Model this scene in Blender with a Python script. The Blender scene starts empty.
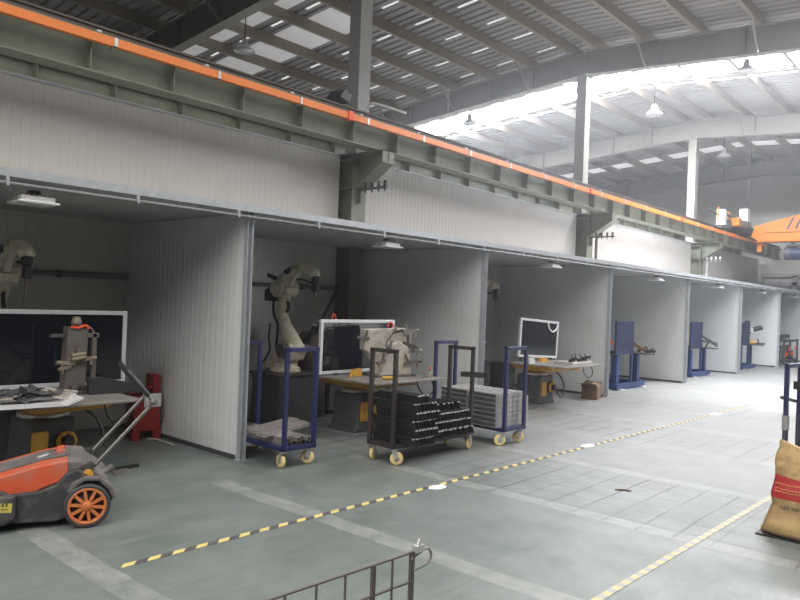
import bpy, bmesh, math, random
from mathutils import Vector, Matrix, noise
random.seed(7)
S = bpy.context.scene
COL = S.collection
PI = math.pi
V = Vector

# ------------------------------------------------------------------ materials
def mat(name, col, rough=.6, metal=0., var=.0, vscale=6., bump=0., bscale=40., dirt=None, dscale=3., damt=.5, spec=.5, coat=0.):
    m = bpy.data.materials.new(name); m.use_nodes = True
    nt = m.node_tree; n = nt.nodes; l = nt.links
    b = n['Principled BSDF']
    b.inputs['Roughness'].default_value = rough
    b.inputs['Metallic'].default_value = metal
    b.inputs['Specular IOR Level'].default_value = spec
    b.inputs['Coat Weight'].default_value = coat
    b.inputs['Base Color'].default_value = (*col, 1)
    tc = n.new('ShaderNodeTexCoord')
    if var > 0 or dirt:
        nz = n.new('ShaderNodeTexNoise'); nz.inputs['Scale'].default_value = vscale; nz.inputs['Detail'].default_value = 6
        l.new(tc.outputs['Object'], nz.inputs['Vector'])
        mx = n.new('ShaderNodeMix'); mx.data_type = 'RGBA'
        mx.inputs[6].default_value = (*[c*(1-var) for c in col], 1)
        mx.inputs[7].default_value = (*[min(1, c*(1+var)) for c in col], 1)
        l.new(nz.outputs['Fac'], mx.inputs[0])
        out = mx.outputs[2]
        if dirt:
            nd = n.new('ShaderNodeTexNoise'); nd.inputs['Scale'].default_value = dscale; nd.inputs['Detail'].default_value = 8; nd.inputs['Roughness'].default_value = .65
            l.new(tc.outputs['Object'], nd.inputs['Vector'])
            cr = n.new('ShaderNodeValToRGB'); cr.color_ramp.elements[0].position = .62 - .3*damt; cr.color_ramp.elements[1].position = .8 - .2*damt
            l.new(nd.outputs['Fac'], cr.inputs['Fac'])
            m2 = n.new('ShaderNodeMix'); m2.data_type = 'RGBA'
            l.new(cr.outputs['Color'], m2.inputs[0]); l.new(out, m2.inputs[6]); m2.inputs[7].default_value = (*dirt, 1)
            out = m2.outputs[2]
        l.new(out, b.inputs['Base Color'])
    if bump > 0:
        nb = n.new('ShaderNodeTexNoise'); nb.inputs['Scale'].default_value = bscale; nb.inputs['Detail'].default_value = 4
        l.new(tc.outputs['Object'], nb.inputs['Vector'])
        bp = n.new('ShaderNodeBump'); bp.inputs['Strength'].default_value = bump; bp.inputs['Distance'].default_value = .01
        l.new(nb.outputs['Fac'], bp.inputs['Height']); l.new(bp.outputs['Normal'], b.inputs['Normal'])
    return m

def emit(name, col, strength):
    m = bpy.data.materials.new(name); m.use_nodes = True
    b = m.node_tree.nodes['Principled BSDF']
    b.inputs['Base Color'].default_value = (.8, .8, .8, 1)
    b.inputs['Emission Color'].default_value = (*col, 1)
    b.inputs['Emission Strength'].default_value = strength
    return m

M = {}
M['panel'] = mat('panel_white', (.49, .472, .452), .28, 0, .05, 2.5, dirt=(.42, .40, .375), dscale=1.2, damt=.15)
M['panel_in'] = mat('panel_booth', (.60, .615, .62), .34, 0, .05, 2.0, dirt=(.50, .50, .49), dscale=1.0, damt=.2)
M['lid'] = mat('panel_lid', (.46, .46, .45), .45, 0, .06, 2)
M['galv'] = mat('galvanised', (.44, .46, .49), .40, .4, .22, 9)
M['olive'] = mat('olive_paint', (.150, .158, .118), .55, 0, .12, 3, dirt=(.10, .10, .075), dscale=2.5, damt=.25)
M['grey_steel'] = mat('grey_primer', (.29, .278, .245), .55, 0, .08, 3)
M['column'] = mat('column_paint', (.24, .24, .235), .5, 0, .08, 3)
M['purlin'] = mat('purlin_paint', (.27, .235, .18), .55, 0, .08, 3)
M['roof'] = mat('roof_sheet', (.30, .285, .275), .5, 0, .18, 9)
M['roof_lip'] = mat('roof_seam', (.7, .7, .7), .5)
M['rail_orange'] = mat('orange_conductor', (.70, .19, .035), .45, 0, .06, 5)
M['rail_brown'] = mat('rail_steel', (.085, .07, .06), .6, .3, .2, 12)
M['crane_orange'] = mat('crane_orange', (.54, .175, .02), .4, 0, .05, 5)
M['white'] = mat('white_paint', (.72, .72, .71), .4, 0, .04, 8)
M['cream'] = mat('robot_cream', (.60, .56, .43), .42, 0, .08, 10, dirt=(.22, .2, .15), dscale=9, damt=.3)
M['black'] = mat('black_rubber', (.018, .018, .019), .55, 0, .2, 30)
M['darkgrey'] = mat('dark_grey_paint', (.055, .057, .06), .5, 0, .15, 8, dirt=(.10, .095, .085), dscale=7, damt=.35)
M['midgrey'] = mat('mid_grey_paint', (.16, .165, .17), .5, 0, .1, 8, dirt=(.09, .085, .075), dscale=6, damt=.3)
M['glass'] = mat('dark_glass', (.010, .012, .016), .07, 0, .3, 5, spec=.6)
M['alu'] = mat('aluminium_frame', (.66, .67, .69), .35, .25, .04, 10)
M['steel'] = mat('steel_plate', (.26, .245, .225), .5, .5, .2, 7, dirt=(.14, .12, .10), dscale=6, damt=.45, bump=.15)
M['steel_dark'] = mat('dark_steel', (.10, .098, .095), .5, .5, .25, 14, dirt=(.05, .045, .04), dscale=9, damt=.4)
M['steel_bright'] = mat('bright_steel', (.62, .61, .60), .38, .6, .12, 16)
M['yellow'] = mat('yellow_paint', (.58, .30, .035), .45, 0, .1, 7, dirt=(.25, .15, .05), dscale=8, damt=.35)
M['ochre'] = mat('ochre_brass', (.22, .18, .13), .45, .4, .2, 12)
M['jig'] = mat('jig_steel', (.47, .425, .37), .55, .25, .18, 10, dirt=(.22, .19, .16), dscale=10, damt=.4, bump=.3)
M['jig_dark'] = mat('jig_brown', (.125, .108, .098), .6, .3, .2, 10, dirt=(.08, .07, .065), dscale=8, damt=.4)
M['blue_frame'] = mat('navy_trolley_paint', (.018, .020, .085), .42, 0, .15, 10, dirt=(.05, .045, .075), dscale=12, damt=.3)
M['black_frame'] = mat('black_trolley_paint', (.040, .036, .034), .55, .2, .25, 10, dirt=(.085, .06, .045), dscale=10, damt=.4)
M['tyre_cream'] = mat('cream_wheel', (.74, .60, .29), .5, 0, .06, 10)
M['zinc'] = mat('zinc', (.50, .50, .49), .4, .6, .1, 20)
M['blue'] = mat('blue_positioner', (.014, .034, .115), .42, 0, .1, 5)
M['blue_screen'] = mat('blue_screen', (.008, .018, .055), .5, 0, .06, 5)
M['bracket'] = mat('black_bracket', (.042, .042, .044), .42, .4, .3, 14)
M['bracket_end'] = mat('bracket_cut_edge', (.48, .475, .46), .4, .5, .25, 60)
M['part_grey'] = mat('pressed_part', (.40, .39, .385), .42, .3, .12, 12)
M['part_shadow'] = mat('pressed_part_shaded', (.11, .11, .115), .45, .4, .15, 12)  # darker copy of the part colour, paints shade onto the left side
M['tube'] = mat('steel_tube', (.33, .30, .285), .42, .5, .2, 8)
M['sw_orange'] = mat('sweeper_orange', (.56, .085, .03), .55, 0, .1, 6, dirt=(.33, .18, .13), dscale=5, damt=.6)
M['sw_wheel'] = mat('sweeper_wheel_orange', (.52, .155, .045), .5, 0, .08, 12)
M['sw_grey'] = mat('sweeper_dusty_grey', (.105, .098, .098), .75, 0, .15, 8, dirt=(.20, .175, .165), dscale=6, damt=.5)
M['sw_black'] = mat('sweeper_black', (.035, .035, .038), .6, 0, .2, 12, dirt=(.11, .10, .098), dscale=9, damt=.4)
M['sticker'] = mat('yellow_sticker', (.52, .43, .09), .5, 0, .1, 40)
M['chrome'] = mat('chrome_tube', (.20, .19, .18), .35, .6, .08, 20)
M['red'] = mat('red_paint', (.26, .016, .015), .45, 0, .08, 6)
M['paper'] = mat('paper_white', (.74, .75, .76), .8)
M['card'] = mat('cardboard', (.15, .095, .055), .85, 0, .1, 12)
M['kraft'] = mat('kraft_sack', (.50, .345, .16), .78, 0, .14, 6, dirt=(.30, .19, .085), dscale=7, damt=.6, bump=1., bscale=14)
M['kraft_red'] = mat('sack_red_band', (.42, .03, .028), .7, 0, .1, 6, bump=.4, bscale=18)
M['ink'] = mat('sack_ink', (.06, .045, .045), .8)
M['ink_gold'] = mat('sack_gold_ink', (.70, .34, .16), .8)
M['tape_y'] = mat('tape_yellow', (.60, .49, .18), .6, 0, .12, 9)
M['tape_y2'] = mat('tape_yellow_worn', (.52, .43, .23), .6, 0, .2, 9)
M['tape_k'] = mat('tape_black', (.085, .08, .085), .6, 0, .25, 12)
M['tape_k2'] = mat('tape_worn', (.33, .32, .31), .6, 0, .15, 12)
M['spot'] = mat('white_spot', (.92, .93, .93), .6)
M['lampwhite'] = mat('lamp_white', (.78, .76, .77), .4)
M['lens'] = mat('lamp_lens', (.80, .80, .82), .15)
M['clamp_red'] = mat('clamp_red', (.72, .07, .02), .45)
M['gun'] = mat('torch_copper', (.16, .14, .12), .35, .7, .1, 20)
M['wood'] = mat('pale_stick', (.58, .53, .45), .7, 0, .1, 20)
M['concrete_joint'] = None
M['leaf'] = mat('rust_scrap', (.16, .11, .08), .8)

# glazed gate far away
M['gate_grey'] = mat('gate_grey', (.34, .335, .33), .6, 0, .05, 4)
M['gate_glass'] = mat('gate_glass', (.16, .18, .18), .2, 0, .1, 2)
M['sky_hot'] = emit('skylight_sheet_bright', (.92, .945, 1.), 92.)
M['fill_side'] = emit('fill_sheet_side', (.97, .98, 1.), 12.)
M['fill_soft'] = emit('fill_sheet', (1., .975, .94), 14.2)
M['sky_dim'] = emit('skylight_sheet_dirty', (1., .95, .93), .16)
M['sky_seam'] = emit('skylight_seam', (1., .98, .96), .6)
M['sky_far'] = emit('skylight_sheet_far', (1., .98, .95), .4)

def floor_mat():
    m = bpy.data.materials.new('workshop_floor'); m.use_nodes = True
    nt = m.node_tree; n = nt.nodes; l = nt.links; b = n['Principled BSDF']
    tc = n.new('ShaderNodeTexCoord'); sx = n.new('ShaderNodeSeparateXYZ'); l.new(tc.outputs['Object'], sx.inputs[0])
    def mth(op, a, c=None, d=None):
        q = n.new('ShaderNodeMath'); q.operation = op
        for i, v in enumerate((a, c, d)):
            if v is None: continue
            if isinstance(v, (int, float)): q.inputs[i].default_value = v
            else: l.new(v, q.inputs[i])
        return q.outputs[0]
    def nz(scale, detail=6, rough=.6, vec=None):
        q = n.new('ShaderNodeTexNoise'); q.inputs['Scale'].default_value = scale; q.inputs['Detail'].default_value = detail; q.inputs['Roughness'].default_value = rough
        l.new(vec or tc.outputs['Object'], q.inputs['Vector']); return q.outputs['Fac']
    def ramp(f, p0, p1, c0=(0, 0, 0), c1=(1, 1, 1)):
        q = n.new('ShaderNodeValToRGB'); q.color_ramp.elements[0].position = p0; q.color_ramp.elements[1].position = p1
        q.color_ramp.elements[0].color = (*c0, 1); q.color_ramp.elements[1].color = (*c1, 1); l.new(f, q.inputs['Fac']); return q.outputs['Color']
    def mix(f, a, c):
        q = n.new('ShaderNodeMix'); q.data_type = 'RGBA'
        if isinstance(f, (int, float)): q.inputs[0].default_value = f
        else: l.new(f, q.inputs[0])
        for i, v in ((6, a), (7, c)):
            if isinstance(v, tuple): q.inputs[i].default_value = (*v, 1)
            else: l.new(v, q.inputs[i])
        return q.outputs[2]
    X, Y = sx.outputs[0], sx.outputs[1]
    base = ramp(nz(1.3, 8, .65), .3, .7, (.102, .126, .116), (.178, .196, .186))
    # scuffed paint: directional marks
    mp = n.new('ShaderNodeMapping'); mp.inputs['Rotation'].default_value = (0, 0, .5); mp.inputs['Scale'].default_value = (1.2, 7, 1)
    l.new(tc.outputs['Object'], mp.inputs['Vector'])
    scuff = ramp(nz(1.6, 8, .7, mp.outputs['Vector']), .52, .72)
    base = mix(mth('MULTIPLY', scuff, .6), base, (.205, .215, .205))
    dark = ramp(nz(5.5, 10, .8, mp.outputs['Vector']), .54, .70)
    base = mix(mth('MULTIPLY', dark, .7), base, (.062, .086, .077))
    # floor lightened to grey further down the aisle, painting in the brighter light
    aisle_light = ramp(mth('MULTIPLY_ADD', X, .09, mth('MULTIPLY', nz(.7, 5), .5)), .66, 1.15)
    base = mix(mth('MULTIPLY', aisle_light, .85), base, mix(nz(3, 6), (.19, .19, .19), (.27, .268, .265)))
    # bands (repaired joints) across the aisle
    w = mth('MULTIPLY_ADD', nz(1.2, 3), .09, X)
    fr = mth('FRACT', mth('MULTIPLY', mth('SUBTRACT', w, 5.22), 1/1.66))
    band = mth('MULTIPLY', mth('LESS_THAN', fr, .105), mth('LESS_THAN', Y, 5.3))
    band = mth('MULTIPLY', band, mth('MULTIPLY_ADD', ramp(nz(5, 9, .75), .38, .62), .7, .08))
    base = mix(band, base, (.30, .30, .29))
    # saw-cut grid
    wob = mth('MULTIPLY', nz(.8, 2), .05)
    def lines(c, step, wdt):
        f = mth('FRACT', mth('MULTIPLY', mth('ADD', c, wob), 1/step))
        return mth('LESS_THAN', f, wdt/step)
    slab = mth('FLOOR', mth('MULTIPLY', mth('SUBTRACT', w, 5.22), 1/1.66))
    def wn(a, c=None):
        q = n.new('ShaderNodeTexWhiteNoise'); q.noise_dimensions = '2D'; cb = n.new('ShaderNodeCombineXYZ'); l.new(a, cb.inputs[0])
        if c is not None: l.new(c, cb.inputs[1])
        l.new(cb.outputs[0], q.inputs['Vector']); return q.outputs['Value']
    lid = mth('FLOOR', mth('MULTIPLY', mth('ADD', Y, wob), 1/.27))
    lx = mth('MULTIPLY', lines(Y, .27, .021), ramp(wn(slab, lid), .0, .8, (.35,)*3))
    ly = mth('MULTIPLY', lines(X, .27, .015), .6)
    sl = mth('MULTIPLY_ADD', mth('LESS_THAN', mth('FRACT', mth('MULTIPLY', slab, .5)), .25), .9, .1)
    gm = mth('MULTIPLY', mth('MULTIPLY', mth('MULTIPLY', sl, ramp(mth('MULTIPLY', X, .1), .40, .56, (.12,)*3)), ramp(nz(1.3, 3), .30, .46)), mth('SUBTRACT', 1., band))
    base = mix(mth('MULTIPLY', mth('MULTIPLY', mth('MAXIMUM', lx, ly), gm), .9), base, (.035, .035, .037))
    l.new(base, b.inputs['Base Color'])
    l.new(ramp(nz(2.5, 5), .3, .8, (.38,)*3, (.62,)*3), b.inputs['Roughness'])
    bp = n.new('ShaderNodeBump'); bp.inputs['Strength'].default_value = .2; bp.inputs['Distance'].default_value = .004
    l.new(nz(30, 5), bp.inputs['Height']); l.new(bp.outputs['Normal'], b.inputs['Normal'])
    return m
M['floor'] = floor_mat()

# ------------------------------------------------------------------ mesh helpers
def frame(d, up=V((0, 0, 1))):
    d = d.normalized()
    if abs(d.dot(up)) > .98: up = V((1, 0, 0)) if abs(d.x) < .9 else V((0, 1, 0))
    x = up.cross(d).normalized(); y = d.cross(x)
    return x, y, d

class MB:
    def __init__(s): s.v = []; s.f = []; s.m = []; s.sm = []
    def add(s, verts, faces, mi=0, smooth=False):
        o = len(s.v); s.v += [V(p) for p in verts]
        for f in faces: s.f.append([i+o for i in f]); s.m.append(mi); s.sm.append(smooth)
        return s
    def box(s, a, b, mi=0, rot=None, piv=None):
        x0, y0, z0 = a; x1, y1, z1 = b
        vs = [V(p) for p in [(x0,y0,z0),(x1,y0,z0),(x1,y1,z0),(x0,y1,z0),(x0,y0,z1),(x1,y0,z1),(x1,y1,z1),(x0,y1,z1)]]
        if rot is not None:
            piv = V(piv) if piv else (V(a)+V(b))/2
            R = rot if isinstance(rot, Matrix) else Matrix.Rotation(rot, 3, 'Z')
            vs = [R @ (p-piv)+piv for p in vs]
        return s.add(vs, [(0,3,2,1),(4,5,6,7),(0,1,5,4),(1,2,6,5),(2,3,7,6),(3,0,4,7)], mi)
    def cbox(s, c, sz, mi=0, rot=None):
        c = V(c); h = V(sz)/2
        return s.box(c-h, c+h, mi, rot)
    def prof(s, pts, p0, p1, mi=0, up=V((0, 0, 1)), caps=True, smooth=False):
        p0 = V(p0); p1 = V(p1); x, y, d = frame(p1-p0, V(up)); k = len(pts)
        vs = [p+x*a+y*b for p in (p0, p1) for a, b in pts]
        fs = [(i, (i+1) % k, k+(i+1) % k, k+i) for i in range(k)]
        s.add(vs, fs, mi, smooth)
        if caps: s.add(vs[:k], [tuple(range(k))[::-1]], mi); s.add(vs[k:], [tuple(range(k))], mi)
        return s
    def bar(s, p0, p1, w, h=None, mi=0, up=V((0, 0, 1))):
        h = h or w; a, b = w/2, h/2
        return s.prof([(-a,-b),(a,-b),(a,b),(-a,b)], p0, p1, mi, up)
    def ibeam(s, p0, p1, w, h, tf=.014, tw=.01, mi=0, up=V((0, 0, 1))):
        a, b, t = w/2, h/2, tw/2
        return s.prof([(-a,-b),(a,-b),(a,-b+tf),(t,-b+tf),(t,b-tf),(a,b-tf),(a,b),(-a,b),(-a,b-tf),(-t,b-tf),(-t,-b+tf),(-a,-b+tf)], p0, p1, mi, up)
    def cyl(s, p0, p1, r, r1=None, n=16, mi=0, caps=True):
        p0 = V(p0); p1 = V(p1); r1 = r if r1 is None else r1; x, y, d = frame(p1-p0)
        vs = [p0+x*r*math.cos(2*PI*i/n)+y*r*math.sin(2*PI*i/n) for i in range(n)]+[p1+x*r1*math.cos(2*PI*i/n)+y*r1*math.sin(2*PI*i/n) for i in range(n)]
        s.add(vs, [(i, (i+1) % n, n+(i+1) % n, n+i) for i in range(n)], mi, True)
        if caps: s.add(vs[:n], [tuple(range(n))[::-1]], mi); s.add(vs[n:], [tuple(range(n))], mi)
        return s
    def tube(s, pts, r, n=8, mi=0, closed=False):
        pts = [V(p) for p in pts]; k = len(pts); rs = r if isinstance(r, (list, tuple)) else [r]*k
        vs = []; px = None
        for i, p in enumerate(pts):
            a = pts[i-1] if (i or closed) else p; b = pts[(i+1) % k] if (i < k-1 or closed) else p
            d = (b-a).normalized()
            if px is None: x, y, _ = frame(d)
            else: x = (px-d*px.dot(d)).normalized(); y = d.cross(x)
            px = x
            vs += [p+x*rs[i]*math.cos(2*PI*j/n)+y*rs[i]*math.sin(2*PI*j/n) for j in range(n)]
        fs = []
        for i in range(k if closed else k-1):
            q = (i+1) % k
            fs += [(i*n+j, i*n+(j+1) % n, q*n+(j+1) % n, q*n+j) for j in range(n)]
        s.add(vs, fs, mi, True)
        if not closed: s.add(vs[:n], [tuple(range(n))[::-1]], mi); s.add(vs[-n:], [tuple(range(n))], mi)
        return s
    def lathe(s, profile, o=(0,0,0), axis=(0,0,1), n=24, mi=0):
        o = V(o); x, y, d = frame(V(axis)); k = len(profile)
        vs = [o+d*h+(x*math.cos(2*PI*j/n)+y*math.sin(2*PI*j/n))*max(r, 1e-4) for r, h in profile for j in range(n)]
        fs = [(i*n+j, i*n+(j+1) % n, (i+1)*n+(j+1) % n, (i+1)*n+j) for i in range(k-1) for j in range(n)]
        return s.add(vs, fs, mi, True)
    def outline(s, pts, axis, a0, a1, mi=0):
        """polygon in the plane normal to axis ('x','y','z'), extruded a0..a1"""
        def P(u, v, a): return {'x': (a, u, v), 'y': (u, a, v), 'z': (u, v, a)}[axis]
        k = len(pts); vs = [P(u, v, a) for a in (a0, a1) for u, v in pts]
        s.add(vs, [(i, (i+1) % k, k+(i+1) % k, k+i) for i in range(k)]+[tuple(range(k))[::-1], tuple(range(k, 2*k))], mi)
        return s
    def sphere(s, c, r, sz=(1,1,1), n=12, mi=0):
        return s.lathe([(r*math.sin(PI*i/8)*sz[0], -r*math.cos(PI*i/8)*sz[2]) for i in range(9)], c, (0,0,1), n, mi)
    def build(s, name, mats, parent=None, bevel=0., recalc=True):
        me = bpy.data.meshes.new(name)
        me.from_pydata([tuple(p) for p in s.v], [], s.f)
        for m in (mats if isinstance(mats, (list, tuple)) else [mats]): me.materials.append(M[m] if isinstance(m, str) else m)
        me.polygons.foreach_set('material_index', s.m); me.polygons.foreach_set('use_smooth', s.sm)
        if recalc:
            bm = bmesh.new(); bm.from_mesh(me); bmesh.ops.recalc_face_normals(bm, faces=bm.faces); bm.to_mesh(me); bm.free()
        me.update()
        o = bpy.data.objects.new(name, me); COL.objects.link(o)
        if parent: o.parent = parent
        if bevel > 0:
            b = o.modifiers.new('b', 'BEVEL'); b.width = bevel; b.segments = 2; b.limit_method = 'ANGLE'; b.angle_limit = .7
        return o

def tag(o, label, cat, group=None, kind=None):
    o['label'] = label; o['category'] = cat
    if group: o['group'] = group
    if kind: o['kind'] = kind
    return o
def thing(name, label, cat, loc=(0,0,0), rz=0., group=None):
    o = bpy.data.objects.new(name, None); COL.objects.link(o); o.location = loc; o.rotation_euler = (0, 0, rz)
    o.empty_display_size = .1
    return tag(o, label, cat, group)
def struct(o): o['kind'] = 'structure'; return o
KIDS = {}
def copy_tree(o, parent=None):
    c = o.copy(); COL.objects.link(c)
    if parent: c.parent = parent
    for ch in [q for q in COL.objects if q.parent == o]: copy_tree(ch, c)
    return c
def text_mesh(txt, size, name, m, parent, loc, rot):
    cu = bpy.data.curves.new(name, 'FONT'); cu.body = txt; cu.size = size; cu.align_x = 'CENTER'; cu.extrude = .0006
    tmp = bpy.data.objects.new(name+'_t', cu); COL.objects.link(tmp)
    bpy.context.view_layer.update()
    me = bpy.data.meshes.new_from_object(tmp.evaluated_get(bpy.context.evaluated_depsgraph_get()))
    bpy.data.objects.remove(tmp); me.materials.clear(); me.materials.append(M[m])
    o = bpy.data.objects.new(name, me); COL.objects.link(o); o.parent = parent; o.location = loc; o.rotation_euler = rot
    return o
def lerp(a, b, t): return a+(b-a)*t
def arc(c, r, a0, a1, n, f): return [f(c[0]+r*math.cos(lerp(a0, a1, i/n)), c[1]+r*math.sin(lerp(a0, a1, i/n))) for i in range(n+1)]
def curve_pts(pts, n=6):
    pts = [V(p) for p in pts]; out = []
    for i in range(len(pts)-1):
        p0 = pts[max(i-1, 0)]; p1 = pts[i]; p2 = pts[i+1]; p3 = pts[min(i+2, len(pts)-1)]
        for k in range(n):
            t = k/n
            out.append(.5*((2*p1)+(p2-p0)*t+(2*p0-5*p1+4*p2-p3)*t*t+(3*p1-p0-3*p2+p3)*t**3))
    out.append(pts[-1]); return out

# ------------------------------------------------------------------ constants of the place
D, H, HL, BACK = 5.84, 2.486, 2.50, 8.30            # booth front, booth height, back wall
PX = [4.211+4.148*k for k in range(-1, 7)] # partition planes (x)
FX = [-.15, 7.90, 15.95, 24.0, 32.0]       # crane columns
FU = [.10, 8.20, 16.12, 24.05, 32.0]       # roof posts and rafters above them
RIDGE, SL = 8.4, .075                      # ridge line, roof slope
def zr(y): return 7.53-SL*abs(y-RIDGE)     # underside of the rafters
XA, XB = -6.0, 32.4                        # ends of the hall that can be seen
YA, YB = -3.0, 17.0

# ------------------------------------------------------------------ floor
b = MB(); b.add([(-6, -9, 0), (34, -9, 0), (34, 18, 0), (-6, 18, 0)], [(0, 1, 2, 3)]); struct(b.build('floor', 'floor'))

# ribbed sandwich panel running along an axis
def ribbed(name, axis, a0, a1, c, z0, z1, thick, m, pitch=.105, g=.010, dep=.003, side=-1, parent=None, both=False):
    """panel along 'x' or 'y' from a0 to a1, face at c, body behind it (side=-1: face looks towards negative)."""
    n = max(1, round((a1-a0)/pitch)); st = (a1-a0)/n
    def line(face, s):
        pts = []
        for i in range(n):
            x = a0+i*st
            pts += [(x, face), (x+st-g, face), (x+st-g*.7, face-s*dep), (x+st-g*.3, face-s*dep)]
        pts.append((a1, face)); return pts
    pts = line(c, side)
    bk = line(c-side*thick, -side)[::-1] if both else [(a1, c-side*thick), (a0, c-side*thick)]
    poly = pts+bk; k = len(poly); b = MB()
    def P(u, w, z): return (u, w, z) if axis == 'x' else (w, u, z)
    vs = [P(u, w, z) for z in (z0, z1) for u, w in poly]
    b.add(vs, [(i, (i+1) % k, k+(i+1) % k, k+i) for i in range(k)])
    # top cap strips
    q = len(pts)
    b.add([P(a0, c, z1), P(a1, c, z1), P(a1, c-side*thick, z1), P(a0, c-side*thick, z1)], [(0, 1, 2, 3)])
    return b.build(name, m, parent)

# long wall under the crane beams: panels between the columns
def colx(i): return FX[i]-.16, FX[i]+.16
for i in range(4):
    x0 = colx(i)[1] if i else XA
    x0 = FX[i]+.16; x1 = FX[i+1]-.16
    struct(ribbed('wall_back', 'x', x0, x1, BACK, 0, 3.97, .08, 'panel'))
    t = MB().box((x0, BACK-.015, 3.97), (x1, BACK+.095, 4.0)); struct(t.build('trim_wall_top', 'galv'))
struct(ribbed('wall_back', 'x', XA-2, FX[0]-.16, BACK, 0, 3.97, .08, 'panel'))
# far end wall and rear wall of the next span
b = MB().box((32.4, -9, 0), (32.6, 18, 8.6)); struct(b.build('wall_end', 'panel'))
b = MB().box((-6, 17.4, 0), (32.6, 17.6, 8.0)); struct(b.build('wall_rear', 'gate_grey'))

# ------------------------------------------------------------------ columns, rafters, purlins, roof
for i, x in enumerate(FX[:4]):
    lo = MB().ibeam((x, 8.29, 0), (x, 8.29, 4.0), .30, .58, .016, .012, up=(0, 1, 0))
    for z in (2.62, 3.45, 3.9): lo.box((x-.14, 8.02, z), (x+.14, 8.56, z+.014))
    struct(lo.build('column', 'olive', None))
    u = FU[i]
    up = MB().box((u-.135, 8.27, 4.02), (u+.135, 8.53, zr(RIDGE)))
    up.box((u-.20, 8.20, 4.0), (u+.20, 8.60, 4.03)); up.box((u-.19, 8.22, 7.49), (u+.19, 8.58, 7.53)); up.box((x-.2, 8.0, 3.99), (u+.22, 8.60, 4.0))
    struct(up.build('column', 'grey_steel' if i > 1 else 'column', None, .02))
    # crane corbel towards the aisle
    for sgn in (-1, 1):
        yf = 8.0 if sgn < 0 else 8.58; yt = yf+sgn*.62
        c = MB()
        c.outline([(yf, 3.99), (yt, 3.99), (yt, 3.80), (yf, 3.42)], 'x', x-.008, x+.008)
        c.box((x-.13, min(yf, yt), 3.975), (x+.13, max(yf, yt), 3.99))
        c.bar((x, yt, 3.80), (x, yf, 3.42), .26, .014)
        c.box((x-.13, min(yt, yt-sgn*.014), 3.80), (x+.13, max(yt, yt-sgn*.014), 3.99))
        struct(c.build('trim_corbel', 'olive'))
for i, x in enumerate(FU):
    r = MB()
    for y1 in (YA, YB):
        r.ibeam((x, RIDGE, zr(RIDGE)+.31), (x, y1, zr(y1)+.31), .24, .62, .018, .012)
        y = RIDGE
        for k in range(1, 6):
            yy = lerp(RIDGE, y1, k/6); r.box((x-.11, yy-.006, zr(yy)+.02), (x+.11, yy+.006, zr(yy)+.60))
    struct(r.build('beam_rafter', 'grey_steel'))
PY = [RIDGE+.35+1.24*k for k in range(7)]+[RIDGE-.35-1.24*k for k in range(9)]
for y in PY:
    p = MB(); z = zr(y)+.62
    p.prof([(-.04, 0), (.05, 0), (.05, .035), (.046, .035), (.046, .004), (-.03, .004), (-.034, .004), (-.034, .236), (.046, .236), (.046, .20), (.05, .20), (.05, .24), (-.04, .24)], (XA, y, z), (XB, y, z))
    struct(p.build('beam_purlin', 'purlin'))
# fly braces from purlins to the rafter foot
for i, x in enumerate(FU[1:4]):
    for y in PY[1:6:2]+PY[8:14:2]:
        q = MB().bar((x-.05, y, zr(y)+.03), (x-.75, y, zr(y)+.66), .04, .04); q.bar((x+.05, y, zr(y)+.03), (x+.75, y, zr(y)+.66), .04, .04)
        struct(q.build('trim_brace', 'grey_steel'))
# sag rods
for x in (3.9, 11.9, 19.9, 27.9):
    for y1 in (YA, YB):
        struct(MB().cyl((x, RIDGE, zr(RIDGE)+.68), (x, y1, zr(y1)+.68), .013, n=6).build('trim_rod', 'grey_steel'))
# corrugated roof sheets
def sheet(name, x0, x1, m, pitch=.25):
    n = max(1, round((x1-x0)/pitch)); st = (x1-x0)/n; pr = []
    for i in range(n):
        x = x0+i*st; pr += [(x, 0), (x+st*.62, 0), (x+st*.74, .035), (x+st*.88, .035)]
    pr.append((x1, 0)); b = MB(); k = len(pr)
    for y1 in (YA, YB):
        vs = [(x, y, zr(y)+.866+dz) for y in (RIDGE, y1) for x, dz in pr]
        b.add(vs, [(i, i+1, k+i+1, k+i) for i in range(k-1)])
    return struct(b.build(name, m))
sheet('roof', XA, 18.6, 'roof'); sheet('roof', 19.9, 29.0, 'roof'); sheet('roof', 29.8, XB, 'roof')
sheet('roof_glow_panel', 18.6, 19.9, 'sky_hot'); sheet('roof_glow_panel', 29.0, 29.8, 'sky_far')
# lapped sheet seams that let daylight in, between the purlins
sm = MB()
for x in [8.9+1.15*k for k in range(7)]:
    for a, c in zip(PY[:6], PY[1:7]):
        y0, y1 = lerp(a, c, .12), lerp(a, c, .70)
        sm.add([(x, y0, zr(y0)+.858), (x+.07, y0, zr(y0)+.858), (x+.07, y1, zr(y1)+.858), (x, y1, zr(y1)+.858)], [(0, 1, 2, 3)])
struct(sm.build('roof_seam', 'sky_seam'))
# dirty translucent sheets at the left of the next span
td = MB()
for x in (8.6, 10.4):
    y0, y1 = 11.6, 16.9
    td.add([(x, y0, zr(y0)+.856), (x+1.2, y0, zr(y0)+.856), (x+1.2, y1, zr(y1)+.856), (x, y1, zr(y1)+.856)], [(0, 1, 2, 3)])
struct(td.build('roof_glow_panel', 'sky_dim'))
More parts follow.
